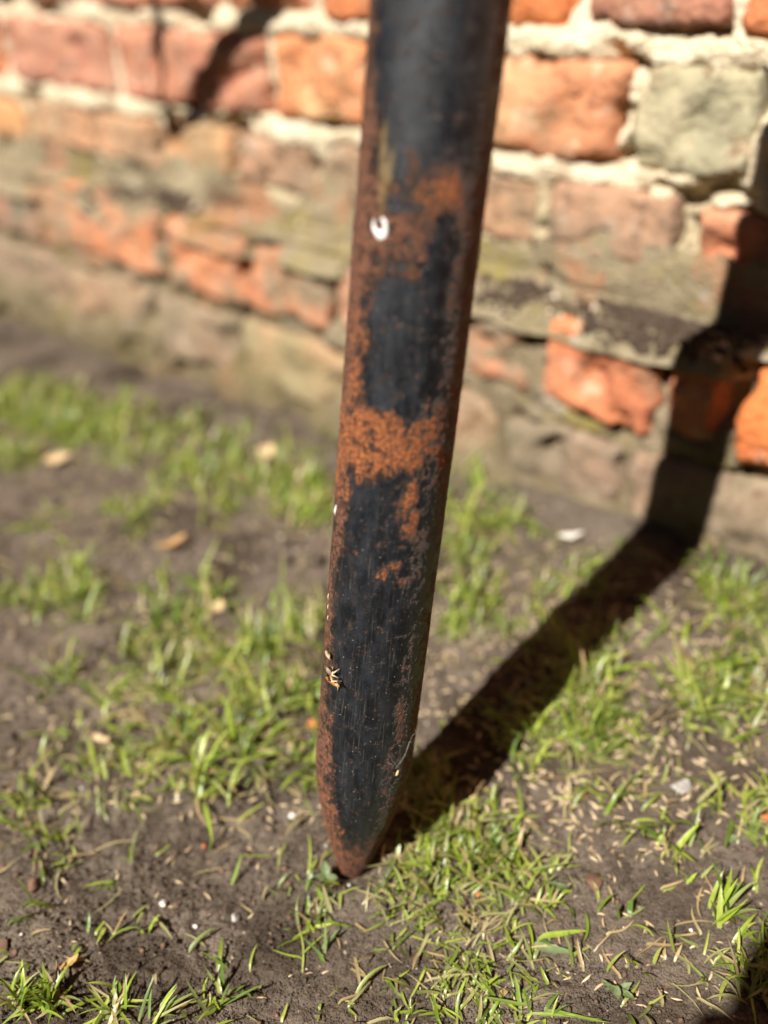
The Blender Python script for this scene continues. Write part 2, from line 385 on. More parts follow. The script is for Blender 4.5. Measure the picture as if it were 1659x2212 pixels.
sheet2 = np.linspace(0, 1, 26)
A_, S_ = np.meshgrid(np.arange(-1.45, .35, .0045), sheet2, indexing='ij')
link('ledge_mortar', mesh_np('ledge_mortar', np.stack(le_fn(A_, S_), -1), grid_faces(A_.shape[0], 26)), M_LEDGE, WALL)

# soil and rubble caught on the ledge
rs0 = np.random.RandomState(2)
OC = np.array([(1, 0, 0), (-1, 0, 0), (0, 1, 0), (0, -1, 0), (0, 0, .8), (0, 0, -.8)], float); OF = np.array([(0, 2, 4), (2, 1, 4), (1, 3, 4), (3, 0, 4), (2, 0, 5), (1, 2, 5), (3, 1, 5), (0, 3, 5)])
def ledge_litter(name, n, lo, hi, mat, spots_):
    V = []
    for i in range(n):
        u0, sp = spots_[i % len(spots_)]; u_ = rs0.normal(u0, sp); t_ = rs0.uniform(.46, .97); r_ = lo * (hi / lo) ** rs0.uniform(0, 1) ** 2
        x_, y_, z_ = le_fn(np.array([u_]), np.array([t_])); V.append(OC * r_ * rs0.uniform(.6, 1.3, (6, 1)) + np.array([x_[0], y_[0], z_[0] + r_ * .3]))
    tag(link(name, mesh_np(name, np.concatenate(V), (OF[None] + (np.arange(n) * 6)[:, None, None]).reshape(-1, 3)), mat, WALL), kind='stuff')
ledge_litter('ledge_soil', 2200, .0015, .006, plain('ledge_soil', (.075, .052, .036), (.045, .03, .02), 200, .95, .001), [(-.31, .025), (-.275, .025), (-.30, .03), (-.41, .012), (-.92, .03), (-.84, .02), (-.12, .05)])
ledge_litter('ledge_rubble', 60, .002, .006, plain('ledge_rubble', (.55, .48, .40), (.42, .3, .22), 250, .9, .001), [(-.35, .07), (-.8, .2), (-.2, .1)])

# ------------------------------------------------------------------ metal frame with the leg
YT = [(-100, .388), (0, .375), (200, .3474), (400, .3173), (600, .2846), (800, .2488), (1000, .2093), (1200, .1658), (1400, .1174), (1600, .0634), (1700, .0339), (1800, .0026), (1893, -.0282), (1950, -.0481)]
def y2z(y): return np.interp(y, [a for a, _ in YT], [b for _, b in YT])
NA, zs = 288, np.concatenate([np.linspace(-.056, .40, 900), np.linspace(.41, .86, 60)])
ys = np.interp(zs, [b for _, b in YT][::-1], [a for a, _ in YT][::-1])
ph = np.arange(NA) / NA * 2 * math.pi - math.pi
PHI, ZZ = np.meshgrid(ph, zs, indexing='ij')
prof = np.interp(zs, [-.056, -.045, -.036, -.0283, -.0205, -.0125, .004, .0206, .037, .047, .0535], [.01, .05, .10, .18, .30, .425, .61, .79, .925, .975, 1.0])
SH = np.interp(zs, [-.05, 0, .1, .2, .3, .36, .45], [84, 77, 70.6, 58.5, 36.6, 15.5, -15]) * prof
YY = ys[None] + SH[None] * np.cos(PHI)
FX = np.sin(PHI); front = np.cos(PHI) > 0
s1 = PHI * PR; 
def blob(fx, y, rx, ry, s): return s * np.exp(-(((np.arcsin(np.clip(FX, -1, 1)) - math.asin(fx)) / rx) ** 2 + ((YY - y) / ry) ** 2) ** 1.3) * front
lw = np.interp(YY, [0, 200, 300, 400, 500, 650, 800, 870, 1000, 1060, 1300, 1450, 1550, 1700, 1800, 1850, 1893], [.05, .06, .12, .26, .42, .33, .30, .5, .35, .12, .07, .10, .14, .30, .42, .7, 1.3])
rw = np.interp(YY, [0, 350, 450, 600, 750, 850, 900, 1100, 1450, 1600, 1700, 1800, 1893], [.12, .22, .36, .50, .52, .42, .25, .05, .08, .14, .25, .42, .9])
wig = fbm(s1 * 90, ZZ * 60, 81, 5, .62) - .5; wig2 = fbm(s1 * 260, ZZ * 170, 85, 4, .65) - .5
dl = (FX + 1) - lw; dr = (1 - FX) - rw
rust = np.maximum(sstep(.24, -.14, dl + wig * .55 + wig2 * .35), .8 * sstep(.24, -.14, dr + wig * .55 + wig2 * .35))
rust = np.where(front, rust, .7) * .86
band = sstep(855, 915, YY + wig * 120 + wig2 * 60) * sstep(1070, 1000, YY + wig * 150 + wig2 * 60) * sstep(.92, .62, FX + wig * .5) * front
band = band * (.62 + .5 * sstep(.3, .6, wig2 + .5))
rust = np.maximum(rust, band * .88)
mott = sstep(430, 470, YY) * sstep(660, 560, YY) * sstep(.5, .0, FX + wig * .8) * front * .70
rust = np.maximum(rust, mott)
for b_ in ((.30, 408, .42, 62, .98), (-.35, 405, .25, 45, .5), (-.22, 350, .10, 30, .7), (-.05, 600, .25, 60, .6), (-.6, 760, .2, 90, .5), (.28, 1065, .17, 45, .9), (.36, 1130, .13, 42, .92), (.2, 1090, .22, 85, .42), (-.05, 1232, .11, 18, .8), (.14, 1218, .15, 14, .75), (.3, 1250, .16, 12, .62), (.62, 1395, .06, 60, .62), (.52, 1440, .05, 35, .6), (.57, 1540, .17, 40, .72), (.63, 1590, .09, 26, .66), (.45, 1690, .15, 120, .42), (.5, 1180, .28, 100, .38), (.02, 1860, .9, 45, .72), (.3, 960, .28, 75, .9)):
    rust = np.maximum(rust, blob(*b_) * (1 + wig2 * .8))
for b_ in ((.1, 700, .6, 105, .75), (-.05, 800, .65, 65, .75), (.35, 560, .2, 95, .7), (-.33, 640, .3, 75, .55), (.55, 980, .2, 60, .4), (-.5, 820, .25, 50, .4)):
    rust = rust - blob(*b_) * (1 + wig * 1.6)
rust = np.clip(rust + .10 * (wig + wig2), 0, 1)
bright = np.clip(band * .95 + blob(.25, 430, .45, 75, .85) + blob(.3, 1100, .2, 90, .9) + blob(0, 1230, .3, 40, .6) + blob(-.75, 800, .35, 170, .6) + blob(.55, 750, .25, 150, .25) + sstep(1600, 1760, YY) * .35 + blob(0, 600, .3, 50, .7), 0, 1)
streak = np.clip(blob(-.62, 400, .10, 70, 1.0) + blob(-.66, 300, .07, 70, .75) + blob(-.52, 345, .05, 60, .6), 0, 1)
relief = (fbm(s1 * 1100, ZZ * 1100, 91, 2) - .5) * .0007 * rust + (fbm(s1 * 60, ZZ * 40, 95, 3) - .5) * .0004
RAD = PR * prof[None, :] + relief * np.minimum(1, prof * 1.5)[None, :]
PX = B0[0] + AX[0] * ZZ + RAD * np.sin(PHI); PY = B0[1] + AX[1] * ZZ - RAD * np.cos(PHI)
FZ0 = float(-.03)
FR = bpy.data.objects.new('metal_frame', None); COL.objects.link(FR)
froot = B0 + AX * FZ0; FR.location = tuple(froot)
tag(FR, 'leaning black painted steel tube leg, patched with rust, pointed end stuck in soil', 'metal post')
lm = mesh_np('leg', np.stack([PX, PY, ZZ], -1) - froot, grid_faces(NA, len(zs), wrap=True))
fattr(lm, 'rust', rust); fattr(lm, 'bright', bright); fattr(lm, 'streak', streak)
fattr(lm, 'arc', s1)
def steel(name, masks):
    k = Nt(name)
    sepn = k.n('ShaderNodeSeparateXYZ'); k.put(sepn.inputs[0], k.pos)
    if masks:
        cmb = k.n('ShaderNodeCombineXYZ'); k.put(cmb.inputs[0], k.attr('arc')); k.put(cmb.inputs[1], sepn.outputs[2]); P = cmb.outputs[0]
        R = k.attr('rust'); Bq = k.attr('bright'); S = k.attr('streak')
    else:
        P = k.pos; R = k.noise(14, 3); Bq = .5; S = 0.0
    n1 = k.noise(650, 5, .7, P); n2 = k.noise(170, 5, .65, P); n3 = k.noise(1900, 3, .6, P)
    ns = k.noise(1.0, 5, .7, k.scale(P, (700, 320, 1)))
    det = k.math('ADD', k.math('MULTIPLY', ns, .6), k.math('MULTIPLY', n2, .4))
    rf = k.ramp(k.math('ADD', R, k.math('MULTIPLY', k.math('SUBTRACT', det, .5), 5.5)), .36, .74)
    # black paint: chalky film, dust, vertical rubbing marks
    fil = k.ramp(k.noise(1.0, 5, .6, k.scale(P, (160, 55, 1))), .36, .68)
    pc = k.mix(fil, (.0030, .0042, .0065), (.0145, .0175, .0225))
    stn = k.math('ADD', R, k.math('MULTIPLY', k.math('SUBTRACT', n2, .5), 1.8)); pc = k.mix(k.ramp(stn, .12, .75, 0, .85), pc, (.062, .036, .024))
    pc = k.mix(k.ramp(k.noise(1.0, 6, .75, k.scale(P, (1100, 420, 1))), .55, .75, 0, .5), pc, (.075, .07, .062))
    pc = k.mix(k.ramp(n2, .58, .76, 0, .4), pc, (.06, .046, .034))
    pc = k.mix(k.ramp(k.noise(1.0, 4, .6, k.scale(P, (420, 380, 1))), .60, .72, 0, .55), pc, (.12, .075, .045))
    vsp = k.vor(1300, vec=P); vcol = k.n('ShaderNodeSeparateColor'); k.put(vcol.inputs[0], k.vor(1300, vec=P, out='Color'))
    spk = k.math('MULTIPLY', k.ramp(vsp, .30, .18), k.ramp(vcol.outputs[0], .982, .988)); pc = k.mix(spk, pc, (.42, .40, .36))
    def scratch(sc, rot, lo, hi, amt, col, pc):
        mp = k.n('ShaderNodeMapping'); k.put(mp.inputs[0], P); mp.inputs['Rotation'].default_value = (0, 0, rot); mp.inputs['Scale'].default_value = sc
        q = k.noise(1.0, 2, .5, mp.outputs[0], .3); return k.mix(k.ramp(q, lo, hi, 0, amt), pc, col)
    pc = scratch((2400, 45, 1), .03, .64, .73, .6, (.12, .105, .085), pc); pc = scratch((1500, 30, 1), -.05, .62, .72, .45, (.055, .055, .052), pc)
    pc = scratch((60, 2200, 1), .25, .70, .77, .5, (.18, .13, .09), pc)
    pc = scratch((90, 1900, 1), -.6, .71, .78, .5, (.24, .21, .17), pc)
    # rust
    rc = k.mix(k.ramp(n1, .34, .66), (.070, .027, .015), (.25, .095, .044))
    rc2 = k.mix(k.ramp(n1, .38, .66), (.12, .037, .013), (.50, .155, .036))
    rc = k.mix(k.ramp(k.math('ADD', Bq, k.math('MULTIPLY', k.math('SUBTRACT', n2, .5), 1.6)), .15, .85), rc, rc2)
    rc = k.mix(k.ramp(n3, .58, .74, 0, .35), rc, (.36, .21, .12))
    rc = k.mix(k.ramp(k.noise(900, 4, .7, P), .55, .68, 0, .75), rc, (.045, .022, .015))
    edge = k.math('MULTIPLY', rf, k.math('SUBTRACT', 1.0, rf))
    col = k.mix(rf, pc, rc); col = k.mix(k.math('MULTIPLY', edge, 1.6), col, (.12, .075, .048))
    col = k.mix(k.math('MULTIPLY', k.ramp(k.math('ADD', S, k.math('MULTIPLY', k.math('SUBTRACT', n2, .5), .9)), .35, .8), .6), col, (.24, .16, .06))
    ro_ = k.math('ADD', k.math('MULTIPLY', rf, .45), k.ramp(n2, .3, .7, .26, .44))
    hgt = k.math('ADD', k.math('MULTIPLY', k.math('MULTIPLY', n1, rf), 1.0), k.math('ADD', k.math('MULTIPLY', n3, .15), k.math('MULTIPLY', rf, .2)))
    return k.done(col, ro_, k.bump(hgt, .0020, 1.0), .5)
M_STEEL = steel('rusty_black_steel', True); M_STEEL2 = steel('black_steel', False)
LEG = link('leg', lm, M_STEEL, FR)
tag(LEG, 'rust patched black tube tapering to a point in the soil')
# rest of the frame, out of the picture: it throws the V shaped shadow on the wall
def shade_from(px, py, back):      # point of the frame's own plane whose shadow falls at this place on the wall
    d = ray_dir(px, py); p = CAM + d * ((WD + back) / float(d @ NW))
    L = np.array(LDIR); t = .372 / float(L @ NW); return p - L * t
tip = shade_from(368, 298, U); upp = shade_from(578, 0, U); thin = shade_from(340, 0, U)
bd = upp - tip; Lb = np.linalg.norm(bd); bd /= Lb
top = B0 + AX * .855
kb = (top[2] - tip[2]) / bd[2]; bend = tip + bd * kb
rt_ = .0120
link('brace', tube_mesh('brace', [p - froot for p in (tip, tip + bd * .012, tip + bd * .030, tip + bd * .05, tip + bd * .07, bend)], [.003, .007, .010, .0118, rt_, rt_], 24), M_STEEL2, FR)
bar_dir = bend - top; bl = np.linalg.norm(bar_dir); bar_dir /= bl
link('crossbar', tube_mesh('crossbar', [top - bar_dir * .03 - froot, top + bar_dir * (bl * .5) - froot, bend + bar_dir * .25 - froot], [.02, .02, .02], 24), M_STEEL2, FR)
t0 = shade_from(349, 236, U); td = thin - t0; td /= np.linalg.norm(td); kt = (top[2] - t0[2]) / td[2]
link('tie_rod', tube_mesh('tie_rod', [t0 - froot, t0 + td * kt * .5 - froot, t0 + td * kt - froot], [.0085, .0080, .0075], 14), M_STEEL2, FR)
link('rod_hook', tube_mesh('rod_hook', [tip + bd * .012 - froot, t0 + td * .004 - froot], [.009, .0085], 14), M_STEEL2, FR)

# ------------------------------------------------------------------ added post, unseen, standing in for the photographer to shadow the lower right corner
H2 = np.array([math.cos(SUN_AZ), math.sin(SUN_AZ)]); S2 = np.array([H2[1], -H2[0]])
pc_ = H2 * -.26 + S2 * .0600
n_, m_ = 40, 60; V = []
for a in range(n_):
    for b in range(m_):
        an = 2 * math.pi * a / n_; zt = -.08 + 1.08 * b / (m_ - 1)
        r_ = .098 + .006 * math.sin(an * 3 + zt * 2) + .007 * (float(fbm(an * 2, zt * 9, 7, 3)) - .5) + (.004 if b % 9 == 0 else 0)
        if b == m_ - 1: r_ *= .9
        V.append((r_ * math.cos(an), r_ * math.sin(an), zt))
V.append((0, 0, 1.0)); F = [tuple(f) for f in grid_faces(n_, m_, wrap=True).tolist()]
F += [(a * m_ + m_ - 1, ((a + 1) % n_) * m_ + m_ - 1, n_ * m_) for a in range(n_)]
k = Nt('weathered_timber'); g = k.noise(1.0, 5, .6, k.scale(k.pos, (90, 90, 6)))
M_TIMBER = k.done(k.mix(k.ramp(g, .35, .65), (.13, .09, .06), (.28, .22, .16)), .85, k.bump(g, .003), .2)
TP = bpy.data.objects.new('shadow_post', None); COL.objects.link(TP); TP.location = (pc_[0], pc_[1], float(land(*pc_)))
tag(TP, 'unseen round post added behind the viewpoint to cast the shadow in the lower right corner', 'shadow caster')
link('shaft', mesh_np('shaft', V, F), M_TIMBER, TP)
kd = -S2
link('shadow_knob', tube_mesh('shadow_knob', [np.array([kd[0] * q, kd[1] * q, .535 + (q - .08) * .25]) for q in (.07, .09, .105, .112)], [.017, .015, .013, .007], 14), M_TIMBER, TP)  # added knob, shapes a bump in the cast shadow

# ------------------------------------------------------------------ leafy screens added out of view to block sky light and deepen shade
k = Nt('sky_block_leaf'); g = k.noise(40, 4); M_SKY_BLOCK = k.done(k.mix(k.ramp(g, .35, .65), (.018, .032, .010), (.045, .07, .02)), .7, k.bump(k.noise(90, 4), .02), .2)
def sky_block_hedge(cx, cy, heading, length, height, label):
    e = bpy.data.objects.new('sky_block_hedge', None); COL.objects.link(e); e.location = (cx, cy, -.05); e.rotation_euler = (0, 0, heading)
    tag(e, label, 'sky_block_hedge', 'added screens blocking sky light')
    us = np.linspace(-length / 2, length / 2, int(length / .06)); path = [(-.35, 0), (-.38, height * .3), (-.36, height * .7), (-.28, height * .97), (0, height), (.28, height * .97), (.36, height * .7), (.38, height * .3), (.35, 0)]
    pp = np.array(path); tt = np.linspace(0, 8, 60); py_ = np.interp(tt, range(9), pp[:, 0]); pz_ = np.interp(tt, range(9), pp[:, 1])
    A, Bq = np.meshgrid(us, np.arange(60), indexing='ij'); nn = (fbm(A * 5 + cx, Bq * .35, 33, 4) - .5) * .22
    sc_ = 1 + nn; V = np.stack([A + (fbm(A * 9, Bq * .5, 35, 2) - .5) * .08, py_[None] * sc_, pz_[None] * (1 + nn * .25)], -1)
    link('body', mesh_np('sky_block_body', V, grid_faces(len(us), 60)), M_SKY_BLOCK, e)
    rs_ = np.random.RandomState(int(abs(cx) * 50)); n = int(900 * length); i = rs_.randint(0, len(us), n); j = rs_.randint(0, 60, n)
    c_ = V[i, j] + rs_.normal(0, .025, (n, 3)); d1 = rs_.normal(size=(n, 3)); d1 /= np.linalg.norm(d1, axis=1)[:, None]; d2 = np.cross(d1, rs_.normal(size=(n, 3))); d2 /= np.linalg.norm(d2, axis=1)[:, None]
    Q = np.stack([c_ - d1 * .03, c_ + d2 * .012, c_ + d1 * .03, c_ - d2 * .012], 1).reshape(-1, 3)
    tag(link('leaves', mesh_np('sky_block_leaves', Q, np.arange(n * 4).reshape(-1, 4), False), M_SKY_BLOCK, e), kind='stuff')
hc = H2 * -2.5
sky_block_hedge(hc[0], hc[1], SUN_AZ - math.pi / 2, 5.0, 2.1, 'unseen leafy screen added far behind the viewpoint to block sky light')
lc = -TW[:2] * 2.6 - NW[:2] * .9; sky_block_hedge(lc[0], lc[1], math.pi / 2 - WAZ, 3.6, 3.2, 'unseen tall leafy screen added at the left end of the wall to block sky light')
rc_ = TW[:2] * 2.1 - NW[:2] * .9; sky_block_hedge(rc_[0], rc_[1], math.pi / 2 - WAZ, 3.6, 3.2, 'unseen tall leafy screen added at the right end of the wall to block sky light')

# ------------------------------------------------------------------ leafy canopy added overhead, out of view, to block sky light
k = Nt('canopy_block_leaf'); M_TLEAF = k.done(k.mix(k.ramp(k.noise(3, 3), .35, .65), (.03, .055, .012), (.06, .10, .02)), .6, None, .3)
SKY_CANOPY = bpy.data.objects.new('sky_block_tree', None); COL.objects.link(SKY_CANOPY); tb = NW * (WD + 1.3) - TW * .4; SKY_CANOPY.location = (tb[0], tb[1], 0)
tag(SKY_CANOPY, 'unseen broadleaf canopy added beyond the brick wall to block sky light', 'sky_block_canopy')
link('trunk', tube_mesh('trunk', [(0, 0, -.1), (.02, .01, .8), (-.03, .05, 2.0), (.02, -.05, 3.2), (0, -.1, 4.6)], [.20, .16, .14, .11, .05], 18), M_TIMBER, SKY_CANOPY)
rs1 = np.random.RandomState(4); c0 = np.array([-NW[0] * .9, -NW[1] * .9, 4.7])
for i in range(9):
    a = i * .698 + .2; e_ = c0 + np.array([math.cos(a) * 2.2, math.sin(a) * 2.2, rs1.uniform(-.6, .5)])
    link('limb', tube_mesh('limb', [(0, -.03, 2.6 + .15 * (i % 4)), tuple(np.array([0, -.05, 3.1]) * .5 + e_ * .5), tuple(e_)], [.07, .045, .015], 10), M_TIMBER, SKY_CANOPY)
d_ = rs1.normal(size=(13000, 3)); d_ /= np.linalg.norm(d_, axis=1)[:, None]; rr_ = rs1.uniform(.25, 1, 13000) ** .5
cen = c0 + d_ * rr_[:, None] * np.array([3.6, 3.6, 1.35]) * (.8 + .4 * fbm(d_[:, 0] * 3 + 9, d_[:, 1] * 3 + d_[:, 2] * 2, 6, 3))[:, None]
hw = (cen[:, 0] + tb[0]) * H2[0] + (cen[:, 1] + tb[1]) * H2[1]; cen = cen[hw > 2.0 - cen[:, 2]]      # the crown stops short of the sun's path
n = len(cen); d1 = rs1.normal(size=(n, 3)); d1[:, 2] *= .4; d1 /= np.linalg.norm(d1, axis=1)[:, None]; d2 = np.cross(d1, rs1.normal(size=(n, 3)) * .3 + [0, 0, 1]); d2 /= np.linalg.norm(d2, axis=1)[:, None]
Q = np.stack([cen - d1 * .18, cen + d2 * .11, cen + d1 * .18, cen - d2 * .11], 1).reshape(-1, 3)
tag(link('crown', mesh_np('crown', Q, np.arange(n * 4).reshape(-1, 4), False), M_TLEAF, SKY_CANOPY), kind='stuff')

# ------------------------------------------------------------------ grass
class Blades:
    """folded, tapering leaf ribbons that rise from the ground and bend over; all leaves of one object are built at once"""
    def __init__(s): s.q = []
    def add(s, root, az, L, w_, lean, curl, col, seg=6, twist=0.0, tipcol=None, fold=.35):
        s.q.append((root[0], root[1], az, L, w_, lean, curl, twist, fold, *col, *(tipcol if tipcol is not None else col)))
    def mesh(s, name, seg=6):
        Q = np.array(s.q, float); x, y, az, L, w_, lean, curl, twist, fold = [Q[:, i:i + 1] for i in range(9)]; c0, c1 = Q[:, None, 9:12], Q[:, None, 12:15]
        z0 = ground_z(x, y) - .001; N = len(Q); m = seg + 1
        t = np.linspace(0, 1, m)[None]; ang = lean + curl * t ** 1.4
        zero = np.zeros((N, 1)); d = np.concatenate([zero, np.cumsum((np.sin(ang) * L / seg)[:, :-1], 1)], 1); h = np.concatenate([zero, np.cumsum((np.cos(ang) * L / seg)[:, :-1], 1)], 1)
        sway = np.sin(t * 2.1) * twist * L; ca, sa = np.cos(az), np.sin(az)
        cx = x + d * ca - sway * sa; cy = y + d * sa + sway * ca; cz = np.maximum(z0 + h, ground_z(cx, cy) + .0015)
        cz[:, 0] = z0[:, 0]
        wd = w_ * np.clip(np.minimum(.55 + t * 2.2, 1.0) * (1 - t ** 2.6) ** .8, .05, 1) / 2; up = wd * fold
        P = np.stack([np.stack([cx + sa * wd, cy - ca * wd, cz + up], -1), np.stack([cx, cy, cz], -1), np.stack([cx - sa * wd, cy + ca * wd, cz + up], -1)], 1)
        F = (grid_faces(3, m)[None] + (np.arange(N) * 3 * m)[:, None, None]).reshape(-1, 4)
        tt = t[0][None, :, None]; cc = c0 * (1 - tt) + c1 * tt; pale = np.clip(1 - tt * 4.5, 0, 1) * .5
        cc = cc * (1 - pale) + np.array([.42, .40, .18])[None, None] * pale
        cc = np.concatenate([cc, np.ones((N, m, 1))], 2); cc = np.repeat(cc[:, None], 3, 1).reshape(-1, 4)
        me = mesh_np(name, P.reshape(-1, 3), F); cattr(me, 'tint', cc); return me
k = Nt('grass_leaf'); tint = k.attr('tint', 'Color')
gv = k.noise(300, 3); c = k.mix(k.ramp(gv, .3, .7, 0, .45), tint, k.mix(.5, tint, (.05, .09, .01)))
k.done(c, .36, None, .5)
tr = k.n('ShaderNodeBsdfTranslucent'); k.put(tr.inputs[0], k.mix(.55, c, (.30, .42, .02)))
mx = k.n('ShaderNodeMixShader'); mx.inputs[0].default_value = .30
k.t.links.new(k.b.outputs[0], mx.inputs[1]); k.t.links.new(tr.outputs[0], mx.inputs[2]); k.t.links.new(mx.outputs[0], k.out.inputs[0])
M_GRASS = k.m
GREENS = [(.25, .33, .035), (.18, .27, .03), (.32, .41, .05), (.12, .19, .03), (.40, .46, .09), (.24, .29, .09)]
STRAW = [(.48, .38, .20), (.42, .30, .15), (.36, .33, .16)]
def leafcol(r, dry=.1):
    c_ = r.choice(STRAW) if r.random() < dry else r.choice(GREENS)
    q = r.uniform(.75, 1.25); return tuple(min(.8, v * q) for v in c_)
def tuft(B, x, y, n, L, spread=.008, w_=.0026, lean=(.15, 1.35), curl=(.2, 1.5), r=rnd, dry=.1, azc=None):
    for _ in range(n):
        a = r.uniform(0, 2 * math.pi) if azc is None else r.gauss(azc, .7)
        px, py = x + r.gauss(0, spread), y + r.gauss(0, spread)
        pz = 0
        l = L * r.uniform(.5, 1.15)
        cA = leafcol(r, dry)
        if L < .027: cA = tuple(v * .8 for v in cA)
        tcol = cA if r.random() < .65 else tuple(.5 * (p + q) for p, q in zip(cA, r.choice(STRAW)))
        B.add((px, py, pz), a, l, w_ * r.uniform(.65, 1.25), r.uniform(*lean), r.uniform(*curl), cA, 6, r.uniform(-.15, .15), tcol, r.uniform(.15, .6))
GR = Blades()
# (picture x, y, spread x, spread y in survey pixels, tufts, leaves per tuft, leaf length)
patches = [
 (70, 905, 95, 34, 100, 9, .032), (180, 1010, 160, 40, 26, 6, .03), (420, 900, 120, 30, 14, 5, .026), (240, 980, 110, 40, 40, 8, .030), (60, 970, 80, 40, 36, 8, .032), (290, 880, 40, 16, 8, 7, .03),
 (480, 1050, 120, 45, 44, 8, .036), (640, 1080, 70, 50, 40, 8, .038), (200, 1130, 110, 30, 12, 6, .032), (600, 960, 90, 35, 12, 6, .03),
 (140, 1290, 70, 35, 16, 8, .038), (60, 1290, 40, 25, 6, 6, .034), (340, 1330, 50, 30, 8, 6, .034),
 (480, 1370, 110, 50, 24, 7, .034), (430, 1480, 100, 50, 30, 8, .036), (560, 1560, 90, 60, 28, 8, .034), (300, 1500, 70, 40, 9, 6, .032), (620, 1420, 60, 60, 14, 7, .034),
 (330, 1680, 90, 35, 10, 5, .03), (560, 1680, 80, 40, 16, 6, .03), (250, 1640, 60, 40, 6, 5, .03),
 (50, 1740, 45, 25, 6, 7, .034), (110, 1800, 30, 20, 3, 6, .03),
 (1000, 1150, 60, 50, 18, 8, .042), (1080, 1080, 70, 40, 12, 7, .036), (1040, 1250, 60, 50, 16, 7, .036), (960, 1280, 30, 50, 7, 7, .036), (1150, 1260, 70, 40, 8, 6, .03),
 (1000, 1400, 70, 40, 8, 5, .028), (1200, 1200, 60, 40, 5, 5, .028),
 (1130, 1540, 110, 70, 26, 6, .028), (1280, 1370, 80, 60, 16, 6, .03),
 (1330, 1480, 90, 45, 30, 8, .036), (1450, 1420, 80, 50, 24, 8, .036), (1560, 1500, 80, 40, 22, 7, .034), (1600, 1320, 60, 50, 14, 7, .034), (1520, 1250, 50, 30, 6, 6, .034), (1640, 1250, 40, 25, 6, 6, .03),
 (1210, 1620, 60, 45, 20, 7, .032), (1400, 1560, 90, 30, 14, 6, .03), (1590, 1680, 60, 50, 10, 7, .034), (1640, 1760, 30, 40, 5, 7, .032),
 (1190, 1740, 70, 40, 6, 5, .024),
 (960, 1800, 55, 45, 20, 6, .026), (1030, 1840, 55, 40, 26, 6, .026), (940, 1920, 70, 40, 18, 5, .022), (1090, 1930, 60, 40, 12, 5, .022),
 (880, 1960, 60, 40, 8, 4, .018), (1010, 2010, 80, 40, 9, 4, .018), (690, 1940, 30, 26, 8, 4, .016),
 (880, 2130, 60, 45, 10, 4, .014), (1020, 2110, 70, 40, 9, 4, .016), (1120, 2160, 50, 30, 6, 4, .016), (1000, 2190, 90, 25, 8, 3, .014),
 (1440, 1800, 35, 25, 3, 5, .02), (1640, 2120, 25, 60, 7, 6, .02), (1620, 2010, 25, 30, 3, 5, .022),
 (800, 1885, 30, 14, 7, 4, .016), (735, 1905, 30, 12, 6, 4, .014), (690, 1850, 20, 20, 3, 4, .016),
 (1230, 1090, 60, 16, 6, 6, .03), (1380, 1150, 40, 14, 5, 6, .03), (1100, 1035, 60, 20, 6, 6, .03), (900, 1000, 60, 20, 6, 6, .03), (1600, 1215, 50, 10, 5, 6, .03), (560, 850, 40, 14, 4, 5, .03),
 (180, 1900, 120, 50, 3, 2, .014), (450, 2170, 60, 40, 3, 3, .02), (760, 1700, 25, 60, 5, 5, .025), (920, 1700, 25, 50, 8, 6, .026),
]
for (px, py, sx, sy, nt_, nl, L) in patches:
    for g_ in ground_many([px + rnd.gauss(0, sx) for _ in range(nt_)], [py + rnd.gauss(0, sy) for _ in range(nt_)]):
        d_ = WD - float(g_[:2] @ NW[:2])
        if float(fbm(g_[0] * 26, g_[1] * 26, 47, 3)) < .41 and L > .02: continue
        if d_ < .018 or math.hypot(g_[0] - B0[0] + .003, g_[1] - B0[1] + .002) < .02: continue
        tuft(GR, g_[0], g_[1], max(2, int(nl * 1.35) + rnd.randint(-2, 3)), L * rnd.choice((.45, .6, .75, 1.0)), .0055, .0009 + .048 * L, dry=.17)
        for _ in range(3 if L > .027 else 1):
            GR.add((g_[0] + rnd.gauss(0, .014), g_[1] + rnd.gauss(0, .014), 0), rnd.uniform(0, 6.28), rnd.uniform(.008, .028), rnd.uniform(.0006, .0016), rnd.uniform(1.25, 1.55), .1, leafcol(rnd, .75), 4, rnd.uniform(-.3, .3))
# loose thin growth all over, clippings lying flat, and turf beyond the frame
for g_ in ground_many([rnd.uniform(-60, 1720) for _ in range(260)], [rnd.uniform(900, 2212) for _ in range(260)]):
    d_ = WD - float(g_[:2] @ NW[:2])
    if d_ < .03: continue
    if float(fbm(g_[0] * 12, g_[1] * 12, 44, 3)) < .5: continue
    tuft(GR, g_[0], g_[1], rnd.randint(1, 3), .018, .004, .0018, (.3, 1.3), dry=.2)
for g_ in ground_many([rnd.uniform(-60, 1720) for _ in range(380)], [rnd.uniform(950, 2212) for _ in range(380)]):
    d_ = WD - float(g_[:2] @ NW[:2])
    if d_ < .03 or (g_[1] < .33 and g_[0] < -.03 and rnd.random() < .8): continue
    GR.add((g_[0], g_[1], g_[2] + .001), rnd.uniform(0, 6.28), rnd.uniform(.006, .022), rnd.uniform(.0007, .0018), 1.5, .1, leafcol(rnd, .7), 4, rnd.uniform(-.3, .3))
for _ in range(900):
    x, y = rnd.uniform(-1.6, 1.3), rnd.uniform(-1.2, 1.5); d_ = WD - (x * NW[0] + y * NW[1])
    if d_ < .05: continue
    if -.75 < x < .45 and .2 < y < 1.3 and d_ > 0: continue
    tuft(GR, x, y, 6, .036, .012, .003, dry=.12)
tag(link('grass', GR.mesh('grass'), M_GRASS), 'thin bright green grass growing in patches on the soil', 'grass', kind='stuff')

